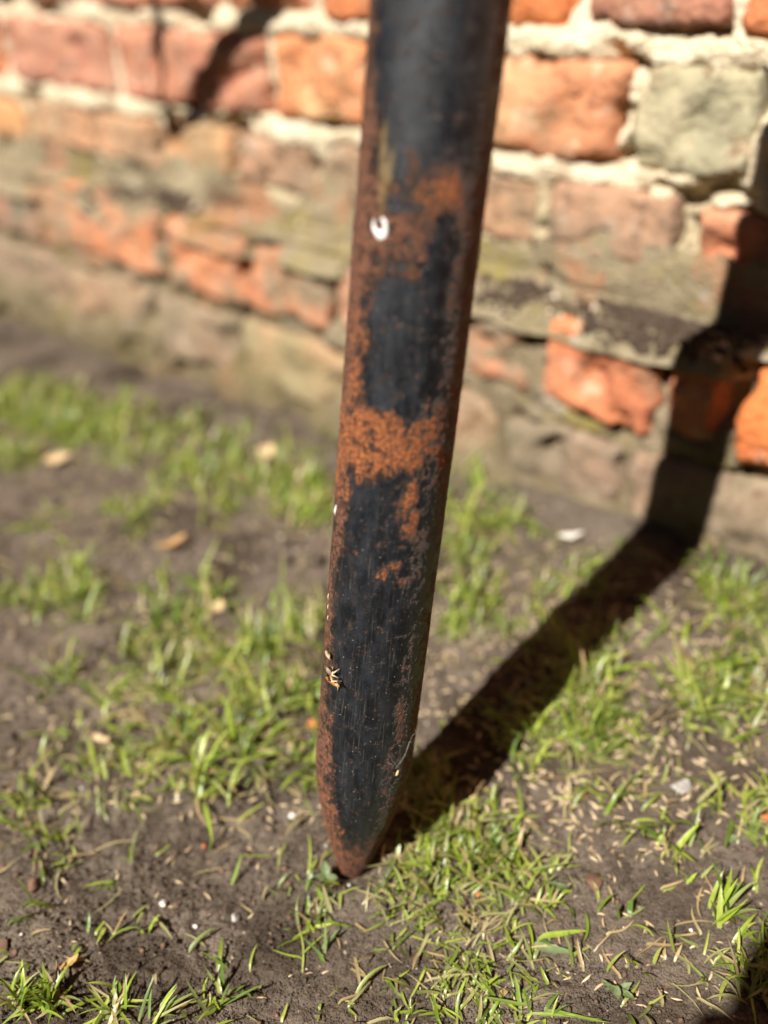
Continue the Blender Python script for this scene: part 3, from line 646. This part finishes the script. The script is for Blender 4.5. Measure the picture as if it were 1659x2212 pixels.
# distinct plants that can be told apart
def plant(name, px, py, label, cat, leaves, group=None):
    g_ = ground_at(px, py); B = Blades()
    for (az, L, w_, lean, curl, col) in leaves:
        rx, ry = g_[0] + rnd.gauss(0, .0028), g_[1] + rnd.gauss(0, .0028)
        B.add((rx, ry, 0), math.radians(az), L, w_, lean, curl, col, 8, rnd.uniform(-.08, .08))
    me = B.mesh(name, 8); co = np.zeros(len(me.vertices) * 3, np.float32); me.vertices.foreach_get('co', co)
    me.vertices.foreach_set('co', (co.reshape(-1, 3) - g_).ravel()); me.update()
    o = link(name, me, M_GRASS, None, tuple(g_)); return tag(o, label, cat, group)
def fan(n, L, w_=.0028, dry=.08, lean=(.15, 1.2), curl=(0, .9), az=None):
    return [(rnd.uniform(0, 360) if az is None else rnd.gauss(*az), L * rnd.uniform(.5, 1.1), w_ * rnd.uniform(.7, 1.2), rnd.uniform(*lean), rnd.uniform(*curl), leafcol(rnd, dry)) for _ in range(n)]
G_T = 'separate grass tufts in the foreground'
plant('grass_tuft', 115, 2165, 'large dark green grass tuft in the bottom left corner', 'grass tuft', fan(46, .022, .0020, .14, (.1, 1.45), (0, 1.5)), G_T)
plant('grass_tuft', 40, 2170, 'small spiky grass tuft cut by the left edge near the bottom', 'grass tuft', fan(26, .020, .0019, .15, (.1, 1.45), (0, 1.5)), G_T)
plant('grass_tuft', 250, 2185, 'pale feathery grass tuft right of the large corner tuft', 'grass tuft', fan(34, .020, .0016, .3, (.2, 1.5), (0, 1.5)), G_T)
plant('grass_tuft', 330, 2205, 'grass shoots spreading rightward at the bottom edge, left', 'grass tuft', fan(9, .024, .0017, .05, (.6, 1.2), (.1, .5), (20, 30)), G_T)
plant('grass_tuft', 690, 1985, 'small seedling tuft just in front of the pointed leg', 'grass tuft', fan(13, .018, .0022, .05), G_T)
plant('grass_tuft', 1560, 1985, 'upright bright green tuft near the right edge on bare soil', 'grass tuft', fan(13, .026, .0026, 0, (.0, .6), (.1, .7), (70, 60)), G_T)
plant('grass_tuft', 1435, 1830, 'short grass tuft beside a heap of pale seeds', 'grass tuft', fan(9, .018, .0026, .05), G_T)
plant('grass_tuft', 1480, 1900, 'tiny grass sprout on bare soil left of the upright tuft', 'grass tuft', fan(5, .013, .0022, 0), G_T)
plant('grass_stub', 1350, 1990, 'single upright green stub on bare soil casting a short shadow', 'grass stub', [(200, .014, .0034, .15, .2, (.14, .22, .03)), (60, .010, .003, .3, .3, (.10, .17, .03))])
plant('grass_tuft', 470, 2160, 'thin sprout with one long blade reaching right, bottom left', 'grass tuft', fan(5, .012, .002, 0) + [(15, .026, .0017, 1.1, .2, (.13, .2, .04)), (95, .016, .002, .2, .3, (.12, .2, .04))], G_T)
plant('grass_tuft', 195, 2025, 'curled yellow green sprout alone on bare soil at left', 'grass tuft', fan(4, .010, .0022, 0, (.5, 1.2), (.6, 1.5)), G_T)
plant('grass_tuft', 305, 2010, 'thin pale sprout beside a white shell fragment', 'grass tuft', fan(4, .014, .0016, .3, (.1, .9)), G_T)
plant('grass_tuft', 505, 1930, 'lone straight blade leaning right on bare soil left of leg', 'grass tuft', [(60, .018, .0018, .6, .1, (.2, .3, .04))], G_T)
plant('grass_tuft', 1180, 2030, 'broad yellow green leaf lying on the soil right of leg', 'grass tuft', [(0, .024, .0034, 1.3, .25, (.30, .40, .05)), (-20, .022, .005, 1.45, .05, (.20, .27, .13))], G_T)
plant('grass_tuft', 1150, 2180, 'long flattened stems lying along the bottom edge, right of centre', 'grass tuft', [(-8, .034, .0017, 1.4, .1, (.3, .38, .1)), (-15, .030, .002, 1.35, .1, (.2, .3, .04)), (175, .024, .002, 1.3, .1, (.22, .3, .06)), (100, .016, .002, .8, .3, (.2, .3, .05))], G_T)
plant('grass_tuft', 695, 2055, 'forked little seedling on bare soil in front of the leg', 'grass tuft', [(30, .014, .0018, .7, .3, (.13, .22, .06)), (150, .016, .0016, .9, .2, (.15, .24, .07)), (90, .020, .0015, .4, .1, (.2, .28, .1)), (-60, .008, .002, 1., .2, (.16, .25, .05))], G_T)
# broad leaved weeds
M_LEAF = plain('weed_leaf', (.09, .125, .045), (.15, .19, .09), 350, .55, .0006, .35)
M_DRY = plain('dry_leaf', (.45, .27, .11), (.36, .19, .07), 300, .7, .0008)
M_TAN = plain('tan_leaf', (.55, .40, .22), (.42, .30, .16), 300, .7, .0008)
def leaf_mesh(name, L, W_, cup=.25, seed=0, n=9, fold=.2):
    t = np.linspace(0, 1, n); s = np.linspace(-1, 1, 7)
    Tt, Ss = np.meshgrid(t, s, indexing='ij'); hw = W_ / 2 * np.sin(math.pi * np.clip(Tt, .02, .985) ** .85) ** .75
    x = Tt * L; y = Ss * hw; z_ = abs(Ss) * hw * fold + cup * L * (Tt - .5) ** 2 + (fbm(Tt * 5 + seed, Ss * 3, seed + 3, 2) - .5) * L * .12
    top_ = np.stack([x, y, z_], -1).reshape(-1, 3); bot = top_ - np.array([0, 0, .00025])
    V = np.concatenate([top_, bot]); f = grid_faces(n, 7)
    return mesh_np(name, V, np.concatenate([f, f[:, ::-1] + len(top_)]))
def weed(px, py, label, lv):
    g_ = ground_at(px, py); e = bpy.data.objects.new('weed', None); COL.objects.link(e); e.location = tuple(g_); tag(e, label, 'weed', 'small broad leaved weeds')
    for i, (az, L, W_, tilt) in enumerate(lv):
        o = link('leaf', leaf_mesh('leaf', L * .75, W_ * .6, .2, i + int(px)), M_LEAF, e, (0, 0, .0025 + .001 * i)); o.rotation_euler = (rnd.uniform(-.2, .2), -tilt, math.radians(az))
weed(1330, 2150, 'small broad leaved weed by the bottom edge, right of centre', [(20, .011, .006, .25), (150, .010, .0055, .2), (-40, .012, .006, .1), (200, .009, .005, .3), (-100, .010, .005, .1)])
weed(705, 1905, 'weed leaves pushed up against the pointed foot of the leg', [(100, .012, .008, .9), (200, .010, .007, .4), (-30, .010, .006, .3)])
weed(1568, 1822, 'flat round leaf on bare soil near the right edge', [(10, .009, .007, .12)])
weed(1230, 1925, 'two flat leaves beside the brown clay fragment', [(170, .014, .005, .15), (-160, .011, .004, .2)])

# ------------------------------------------------------------------ seeds
def seed_mesh(name, L=.0062, W_=.0013, seed=0):
    V, m, n = [], 7, 6; r = random.Random(seed); bend = r.uniform(-.08, .08)
    for i in range(m):
        t = i / (m - 1); rr_ = W_ / 2 * math.sin(math.pi * min(max(t * .96 + .02, .03), .97)) ** .8
        for q in range(n):
            a = 2 * math.pi * q / n; V.append(((t - .5) * L, rr_ * math.cos(a) + bend * L * math.sin(math.pi * t), rr_ * .7 * math.sin(a) + rr_ * .6))
    F = [(i * n + q, i * n + (q + 1) % n, (i + 1) * n + (q + 1) % n, (i + 1) * n + q) for i in range(m - 1) for q in range(n)]
    F += [tuple(range(n - 1, -1, -1)), tuple((m - 1) * n + q for q in range(n))]
    return V, F
k = Nt('seed_husk'); g = k.noise(500, 3); r_ = k.rand()
c = k.mix(r_, (.34, .22, .12), (.66, .54, .34)); M_SEED = k.done(k.mix(k.ramp(g, .35, .65, 0, .5), c, (.30, .19, .10)), .65, k.bump(g, .0004), .3)
seeds = []
for i in range(5):
    V, F = seed_mesh('grass_seed', .0052 + .0007 * (i - 2), .0011 + .00012 * (i % 3), i); me = mesh_np('grass_seed', V, F); me.materials.append(M_SEED); seeds.append(me)
spots = []
for (px, py, sx, sy, n) in [(1210, 1800, 70, 35, 34), (1310, 1830, 60, 30, 22), (1440, 1850, 40, 22, 14), (1100, 1960, 110, 50, 24), (1350, 2080, 130, 80, 34), (1520, 1990, 70, 60, 16), (1000, 2080, 90, 50, 18),
                            (950, 2170, 80, 40, 14), (480, 1900, 130, 70, 15), (600, 1790, 60, 40, 10), (200, 2030, 120, 60, 7), (640, 2090, 140, 70, 8), (1430, 1680, 80, 40, 12), (1000, 1710, 60, 40, 6), (100, 1880, 60, 40, 5)]:
    for _ in range(n): spots.append((px + rnd.gauss(0, sx), py + rnd.gauss(0, sy)))
spots = [q for q in spots if -10 < q[0] < 1670 and q[1] < 2220]
for g_ in ground_many(*zip(*spots)):
    if math.hypot(g_[0] - B0[0] + .003, g_[1] - B0[1] + .002) < .012: continue
    o = link('grass_seed', rnd.choice(seeds), None, None, (g_[0], g_[1], g_[2] + rnd.uniform(-.0002, .0008))); o.scale = [rnd.uniform(.65, 1.15)] * 3; o.rotation_euler = (rnd.uniform(-.3, .3), rnd.uniform(-.25, .25), rnd.uniform(0, 6.28))
    tag(o, 'pale straw coloured grass seed lying on the soil', 'seed', 'grass seeds strewn on the soil')
Vs2, Fs2, n2 = [], [], 0
far = [(rnd.uniform(-40, 1700), rnd.uniform(980, 1780)) for _ in range(1500)]
far = [q for q in far if rnd.random() < .35 + .65 * (q[0] > 850)]
for g_ in ground_many(*zip(*far)):
    if WD - float(g_[:2] @ NW[:2]) < .03: continue
    V, F = seed_mesh('s', rnd.uniform(.005, .007), .0014, rnd.randint(0, 99)); V = np.array(V); a = rnd.uniform(0, 6.28)
    R_ = np.array([[math.cos(a), -math.sin(a), 0], [math.sin(a), math.cos(a), 0], [0, 0, 1]]); Vs2.append(V @ R_.T + g_ + [0, 0, .0008])
    Fs2 += [tuple(q + n2 for q in f) for f in F]; n2 += len(V)
tag(link('scattered_seeds', mesh_np('scattered_seeds', np.concatenate(Vs2), Fs2), M_SEED), 'pale seeds scattered thinly through the grass farther back', 'seeds', kind='stuff')

# ------------------------------------------------------------------ stones, chips and dead leaves lying about
def stone_mesh(name, r, seed, flat=.65, ang=.3):
    import bmesh
    bm = bmesh.new(); bmesh.ops.create_icosphere(bm, subdivisions=3, radius=1.0)
    rs = np.random.RandomState(seed); pl = rs.normal(size=(9, 3)); pl /= np.linalg.norm(pl, axis=1)[:, None]; ds = rs.uniform(.42, .85, 9)
    for v in bm.verts:
        p = np.array(v.co)
        for q, d_ in zip(pl, ds):
            e_ = p @ q - d_
            if e_ > 0: p = p - q * e_ * .97
        v.co = Vector((p[0] * r, p[1] * r * .8, p[2] * r * flat))
    me = bpy.data.meshes.new(name); bm.to_mesh(me); bm.free(); me.polygons.foreach_set('use_smooth', np.ones(len(me.polygons), dtype=bool)); return me
M_GREYST = plain('grey_stone', (.36, .34, .31), (.24, .22, .20), 250, .8, .0008)
M_WHITE = plain('white_stone', (.62, .59, .53), (.50, .46, .40), 300, .75, .0006)
M_CLAY = plain('brown_clay', (.17, .095, .06), (.10, .06, .04), 260, .85, .0008)
M_CHIP = plain('orange_brick_chip', (.45, .16, .06), (.36, .12, .05), 300, .85, .0006)
M_CLOD = plain('soil_clod', (.10, .078, .058), (.07, .052, .038), 300, .95, .001)
def stone(name, px, py, r, mat, label, cat, flat=.65, seed=None, group=None, sink=.25):
    g_ = ground_at(px, py); o = link(name, stone_mesh(name, r, seed or int(px + py), flat), mat, None, (g_[0], g_[1], g_[2] + r * flat * (1 - sink) * .8))
    o.rotation_euler = (rnd.uniform(-.2, .2), rnd.uniform(-.2, .2), rnd.uniform(0, 6)); return tag(o, label, cat, group)
GP = 'small stones on the soil'
stone('pebble', 507, 1985, .0030, M_GREYST, 'pale grey rounded pebble on bare soil left of the leg', 'pebble', .75, group=GP)
stone('pebble', 352, 1952, .0026, M_WHITE, 'white shell like fragment on bare soil at lower left', 'pebble', .4, group=GP)
stone('pebble', 358, 2183, .0032, M_GREYST, 'pale angular stone at the bottom edge beside the corner grass', 'pebble', .6, group=GP)
stone('pebble', 422, 2003, .0013, M_WHITE, 'tiny white stone in the middle of the bare soil patch', 'pebble', .8, group=GP)
stone('pebble', 632, 1765, .0024, M_WHITE, 'pale bluish pebble just left of the tapering foot', 'pebble', .8, group=GP)
stone('pebble', 1632, 1458, .0048, M_WHITE, 'bright white pebble at the right edge, the rightmost of two', 'pebble', .8, group=GP)
stone('pebble', 1592, 1472, .0048, M_WHITE, 'bright white pebble at the right, left of its twin', 'pebble', .7, group=GP)
stone('pebble', 1610, 1500, .0030, M_WHITE, 'smaller white pebble below the two bright ones at right', 'pebble', .7, group=GP)
stone('stone', 1472, 1700, .0075, M_GREYST, 'dull grey half buried stone right of the leg', 'stone', .5, group=GP, sink=.5)
stone('stone', 1492, 2010, .0012, M_WHITE, 'tiny white grain near the upright tuft at right', 'pebble', .8, group=GP)
stone('clay_fragment', 1283, 1910, .0062, M_CLAY, 'brown clay fragment lying flat on the soil right of the leg', 'fragment', .35)
stone('bark_chip', 72, 1912, .0052, M_CLAY, 'reddish brown bark chip on the soil by the left edge', 'bark chip', .5)
stone('bark_chip', 8, 2045, .0042, M_CLAY, 'brown chip cut by the left edge near the bottom', 'bark chip', .5, seed=17)
stone('brick_chip', 1258, 1722, .0030, M_CHIP, 'small orange brick chip among seeds right of the shadow', 'brick chip', .7)
stone('brick_chip', 676, 1570, .0042, M_CHIP, 'orange brick chip in grass touching the left of the leg', 'brick chip', .7)
stone('brick_chip', 1655, 1770, .0034, M_CHIP, 'orange brick chip at the right edge in grass', 'brick chip', .7, seed=4)
stone('brick_chip', 441, 1830, .0016, M_CHIP, 'tiny orange chip on bare soil left of the foot', 'brick chip', .8)
stone('brick_chip', 1032, 1935, .0017, M_CHIP, 'tiny orange chip in the grass right of the foot', 'brick chip', .8)
def flat_leaf(px, py, L, W_, az, mat, label, lift=.004):
    g_ = ground_at(px, py); o = link('dead_leaf', leaf_mesh('dead_leaf', L * .7, W_ * .75, .5, int(px)), mat, None, (g_[0], g_[1], g_[2] + lift)); o.rotation_euler = (rnd.uniform(-.2, .2), -.15, math.radians(az)); tag(o, label, 'dead leaf', 'dead leaves on the ground')
flat_leaf(100, 1015, .034, .020, 10, M_TAN, 'tan dead leaf far back on the left among grass', .008)
flat_leaf(340, 1200, .034, .012, 25, M_DRY, 'curled orange dead leaf on soil in the left middle', .006)
flat_leaf(565, 1015, .026, .020, 60, M_TAN, 'pale round dead leaf in grass left of the leg', .012)
flat_leaf(200, 1605, .026, .005, -30, M_TAN, 'narrow straw coloured leaf blade lying at left', .006)
flat_leaf(470, 1350, .018, .010, 80, M_TAN, 'small tan leaf standing in grass left of the leg', .01)
flat_leaf(1205, 1172, .026, .008, 0, M_WHITE, 'whitish flat chip on soil left of the big shadow', .004)
flat_leaf(135, 2110, .014, .006, 40, M_DRY, 'brown dead leaf tucked in the corner grass tuft', .005)

# ------------------------------------------------------------------ soil crumbs and grit
cm = [np.array([v for v in ((1, 0, 0), (-1, 0, 0), (0, 1, 0), (0, -1, 0), (0, 0, .8), (0, 0, -.8))], float)]
cf = np.array([(0, 2, 4), (2, 1, 4), (1, 3, 4), (3, 0, 4), (2, 0, 5), (1, 2, 5), (3, 1, 5), (0, 3, 5)])
rs = np.random.RandomState(8)
def crumbs(name, n, lo, hi, mat, label, cat, x0, x1, y0, y1, thr=0.0, seed=3):
    x = rs.uniform(x0, x1, n); y = rs.uniform(y0, y1, n); keep = (fbm(x * 14, y * 14, 41, 3) > thr) & (WD - (x * NW[0] + y * NW[1]) > .01)
    if name == 'wall_foot_rubble': keep &= (WD - (x * NW[0] + y * NW[1]) < .09)
    x, y = x[keep], y[keep]; n = len(x); z_ = ground_z(x, y)
    r = lo * (hi / lo) ** (rs.uniform(0, 1, n) ** 2.2)
    V = cm[0][None] * r[:, None, None] * rs.uniform(.6, 1.25, (n, 6, 1)); a = rs.uniform(0, 6.28, n)
    ca, sa = np.cos(a)[:, None], np.sin(a)[:, None]
    Q = np.stack([V[..., 0] * ca - V[..., 1] * sa + x[:, None], V[..., 0] * sa + V[..., 1] * ca + y[:, None], V[..., 2] + (z_ + r * .25)[:, None]], -1)
    F = (cf[None] + (np.arange(n) * 6)[:, None, None]).reshape(-1, 3)
    tag(link(name, mesh_np(name, Q.reshape(-1, 3), F), mat), label, cat, kind='stuff')
crumbs('soil_crumbs', 22000, .0005, .0024, M_SOIL, 'soil crumbs covering the rougher bare earth', 'soil', -.5, .42, .23, 1.0, .40)
crumbs('fine_soil_grains', 60000, .00025, .0009, M_SOIL, 'fine soil grains over the foreground earth', 'soil', -.2, .22, .24, .46, 0)
crumbs('grit', 900, .0004, .0016, M_WHITE, 'pale grit and sand grains sprinkled over the soil', 'grit', -.5, .42, .23, 1.0)
crumbs('bark_litter', 4500, .0006, .0024, M_CLAY, 'brown plant litter mixed into the topsoil', 'litter', -.5, .42, .23, 1.0, .35)
crumbs('wall_foot_rubble', 500, .002, .007, M_CLOD, 'earth and mortar crumbs lying along the foot of the wall', 'rubble', -.95, .35, .35, 1.3, .0)
crumbs('clods', 700, .002, .008, M_CLOD, 'dark clods of earth between the grass patches', 'clods', -.9, .42, .40, 1.2, .30)

# ------------------------------------------------------------------ things on the leg
def leg_frame(fx, y):
    p_ = math.asin(fx); z_ = float(np.interp(-y, -(ys + SH * math.cos(p_)), zs)); r_ = PR * float(np.interp(z_, zs, prof))
    nrm = Vector((math.sin(p_), -math.cos(p_), 0)); tan = Vector((math.cos(p_), math.sin(p_), 0)); ax_ = Vector(AX).normalized()
    return Vector((B0[0] + AX[0] * z_, B0[1] + AX[1] * z_, z_)) + nrm * r_, tan, ax_, nrm
def on_leg(name, me, mat, fx, y, label, cat, out=0.0, roll=0.0):
    p, t, a, n_ = leg_frame(fx, y); o = link(name, me, mat)
    q = Matrix.Identity(4)
    c_, s_ = math.cos(roll), math.sin(roll); e1 = t * c_ + a * s_; e2 = -t * s_ + a * c_
    for i in range(3): q[i][0], q[i][1], q[i][2], q[i][3] = e1[i], e2[i], n_[i], (p + n_ * out)[i]
    o.matrix_world = q; return tag(o, label, cat) if label else o
M_DROP = plain('bird_lime', (.80, .79, .76), (.70, .68, .64), 600, .7, .0004)
# ring of white dropping: a curved thick crescent that wraps the tube
V, F = [], []; na, nr = 28, 6
for i in range(na):
    a = math.radians(-215 + 285 * i / (na - 1)); wv = .00055 + .0006 * math.sin(math.pi * i / (na - 1)) ** 2 + .00025 * math.sin(i * 2.3)
    for q in range(nr):
        b = 2 * math.pi * q / nr; wv_ = wv * (.75 + .9 * float(fbm(i * .55, q * .3, 12, 3))); rr_ = .0026 + .0009 * (float(fbm(i * .35, 2.0, 14, 2)) - .5) + wv_ * math.cos(b); x_ = rr_ * math.cos(a) * .95; y_ = rr_ * math.sin(a) * 1.2
        zc = math.sqrt(max(PR ** 2 - x_ ** 2, 0)) - PR; V.append((x_, y_, zc + .00045 * math.sin(b)))
F = [(i * nr + q, i * nr + (q + 1) % nr, (i + 1) * nr + (q + 1) % nr, (i + 1) * nr + q) for i in range(na - 1) for q in range(nr)]
F += [tuple(range(nr)), tuple((na - 1) * nr + q for q in range(nr - 1, -1, -1))]
on_leg('bird_dropping', mesh_np('bird_dropping', V, F), M_DROP, -.62, 484, 'white ring shaped bird dropping on the rusty leg', 'dropping')
M_SHELL = plain('insect_shell', (.38, .17, .03), (.20, .075, .015), 500, .35, .0003, .5)
M_HUSK = plain('husk_bits', (.30, .22, .15), (.16, .11, .075), 600, .8, .0004)
M_HUSK2 = plain('pale_husk', (.50, .42, .28), (.38, .30, .2), 600, .8, .0004)
M_BLACK = plain('insect_legs', (.03, .022, .016), (.015, .012, .01), 600, .6, .0002)
BUG = bpy.data.objects.new('insect_remains', None); COL.objects.link(BUG); p, t, a, n_ = leg_frame(-.72, 1452)
q = Matrix.Identity(4)
for i in range(3): q[i][0], q[i][1], q[i][2], q[i][3] = t[i] * 1.45, a[i] * 1.45, n_[i] * 1.45, p[i]
BUG.matrix_world = q; tag(BUG, 'dried insect remains with orange wing case stuck to the leg', 'insect')
def sub(name, me, mat, loc, rot):
    o = link(name, me, mat, BUG, loc); o.rotation_euler = rot; return o
sub('wing_case', leaf_mesh('wing_case', .0066, .0021, -.25, 3, 9, -.45), M_SHELL, (-.0036, -.0012, .0020), (-.7, .05, -.12))
sub('thorax', stone_mesh('thorax', .0016, 5, .8), M_HUSK, (-.0012, .0012, .0016), (0, 0, .4))
sub('skin_flake', leaf_mesh('skin_flake', .0044, .0024, .3, 7, 7), M_HUSK, (-.0032, .0012, .0012), (.2, -.3, .5))
sub('skin_flake', leaf_mesh('skin_flake', .0030, .0019, .3, 9, 7), M_HUSK2, (-.0026, .0048, .0008), (.1, -.2, 1.9))
sub('skin_flake', leaf_mesh('skin_flake', .0026, .0013, .3, 11, 7), M_HUSK2, (.0022, -.0008, .0016), (.3, -.4, .3))
for i, (x0, y0, x1, y1, h) in enumerate(((-.002, .001, .0035, -.0014, .0022), (-.001, .0024, .0025, .0002, .0026), (0, .0006, .0044, -.002, .0014), (.0004, .0014, .0018, .0034, .0024), (-.003, -.001, .0012, -.0024, .0026), (-.001, -.001, .003, -.0004, .003), (-.004, .0004, -.0012, -.0022, .0026), (.001, -.002, .0016, -.0052, .0008))):
    sub('insect_leg', tube_mesh('insect_leg', [(x0, y0, .0008), ((x0 + x1) / 2 + .0004, (y0 + y1) / 2 + .0004, h), (x1, y1, .0006)], [.00028, .00032, .00016], 6), M_HUSK2 if i % 2 else M_BLACK, (0, 0, 0), (0, 0, 0))
V, F = seed_mesh('cocoon', .0034, .0016, 2)
on_leg('cocoon', mesh_np('cocoon', V, F), M_TAN, .60, 1663, 'tiny tan cocoon hanging by threads low on the leg', 'cocoon', .0013, 1.2)
V, F = seed_mesh('white_fleck', .0062, .0013, 4)
on_leg('white_fleck', mesh_np('white_fleck', V, F), M_DROP, -.955, 1098, 'white fleck stuck on the left side of the leg, halfway', 'fleck', 0, 1.35)
for i, (fx, y, L) in enumerate(((-.972, 1285, .004), (-.966, 1306, .0034), (-.95, 1330, .003))):
    V, F = seed_mesh('lichen_fleck', L, .0014, i); o = on_leg('lichen_fleck', mesh_np('lichen_fleck', np.array(V) * [1, .6, .6], F), M_HUSK2, fx, y, ('upper', 'middle', 'lower')[i] + ' pale crust fleck of three on the left side of the leg', 'fleck', 0, 1.5); o['group'] = 'pale crust flecks on the leg'
# rust flakes lifting along the outline of the leg
Vf, Ff, nf = [], [], 0
for i in range(150):
    sgn = -1 if i % 3 else 1; y = rnd.uniform(1050, 1720) if rnd.random() < .7 else rnd.uniform(250, 1050); fx = sgn * rnd.uniform(.9, .9995)
    p, t, a, n_ = leg_frame(fx, y); r = rnd.uniform(.0002, .0006)
    Q = cm[0] * r * np.array([1, 1.6, .8]) * np.random.RandomState(i).uniform(.6, 1.3, (6, 1))
    Vf.append(np.array([np.array(p) + np.array(t) * v[0] + np.array(a) * v[1] + np.array(n_) * v[2] for v in Q]) - froot); Ff.append(cf + nf); nf += 6
M_FLAKE = plain('rust_flake', (.14, .06, .03), (.05, .03, .02), 900, .9, .0003)
tag(link('rust_flakes', mesh_np('rust_flakes', np.concatenate(Vf), np.concatenate(Ff), False), M_FLAKE, LEG), kind='stuff')
# spider threads
M_SILK = plain('spider_silk', (.36, .36, .35), (.28, .28, .27), 800, .5, .0001)
WEB = bpy.data.objects.new('cobweb', None); COL.objects.link(WEB); p0 = Vector(leg_frame(.6, 1640)[0]); WEB.location = p0
tag(WEB, 'fine cobweb threads low on the right side of the leg', 'cobweb')
for (f0, y0, f1, y1) in ((.58, 1655, .86, 1585), (.52, 1640, .62, 1655), (.60, 1655, .80, 1600), (.40, 1640, .60, 1648), (.86, 1585, .90, 1570), (.78, 1600, .90, 1592)):
    A1, B1 = leg_frame(f0, y0), leg_frame(f1, y1); P1 = A1[0] + A1[3] * .0006; P2 = B1[0] + B1[3] * .0006; Md = (P1 + P2) / 2 + (A1[3] + B1[3]) * .0006
    link('thread', tube_mesh('thread', [P1 - p0, Md - p0, P2 - p0], [.00004] * 3, 5), M_SILK, WEB)
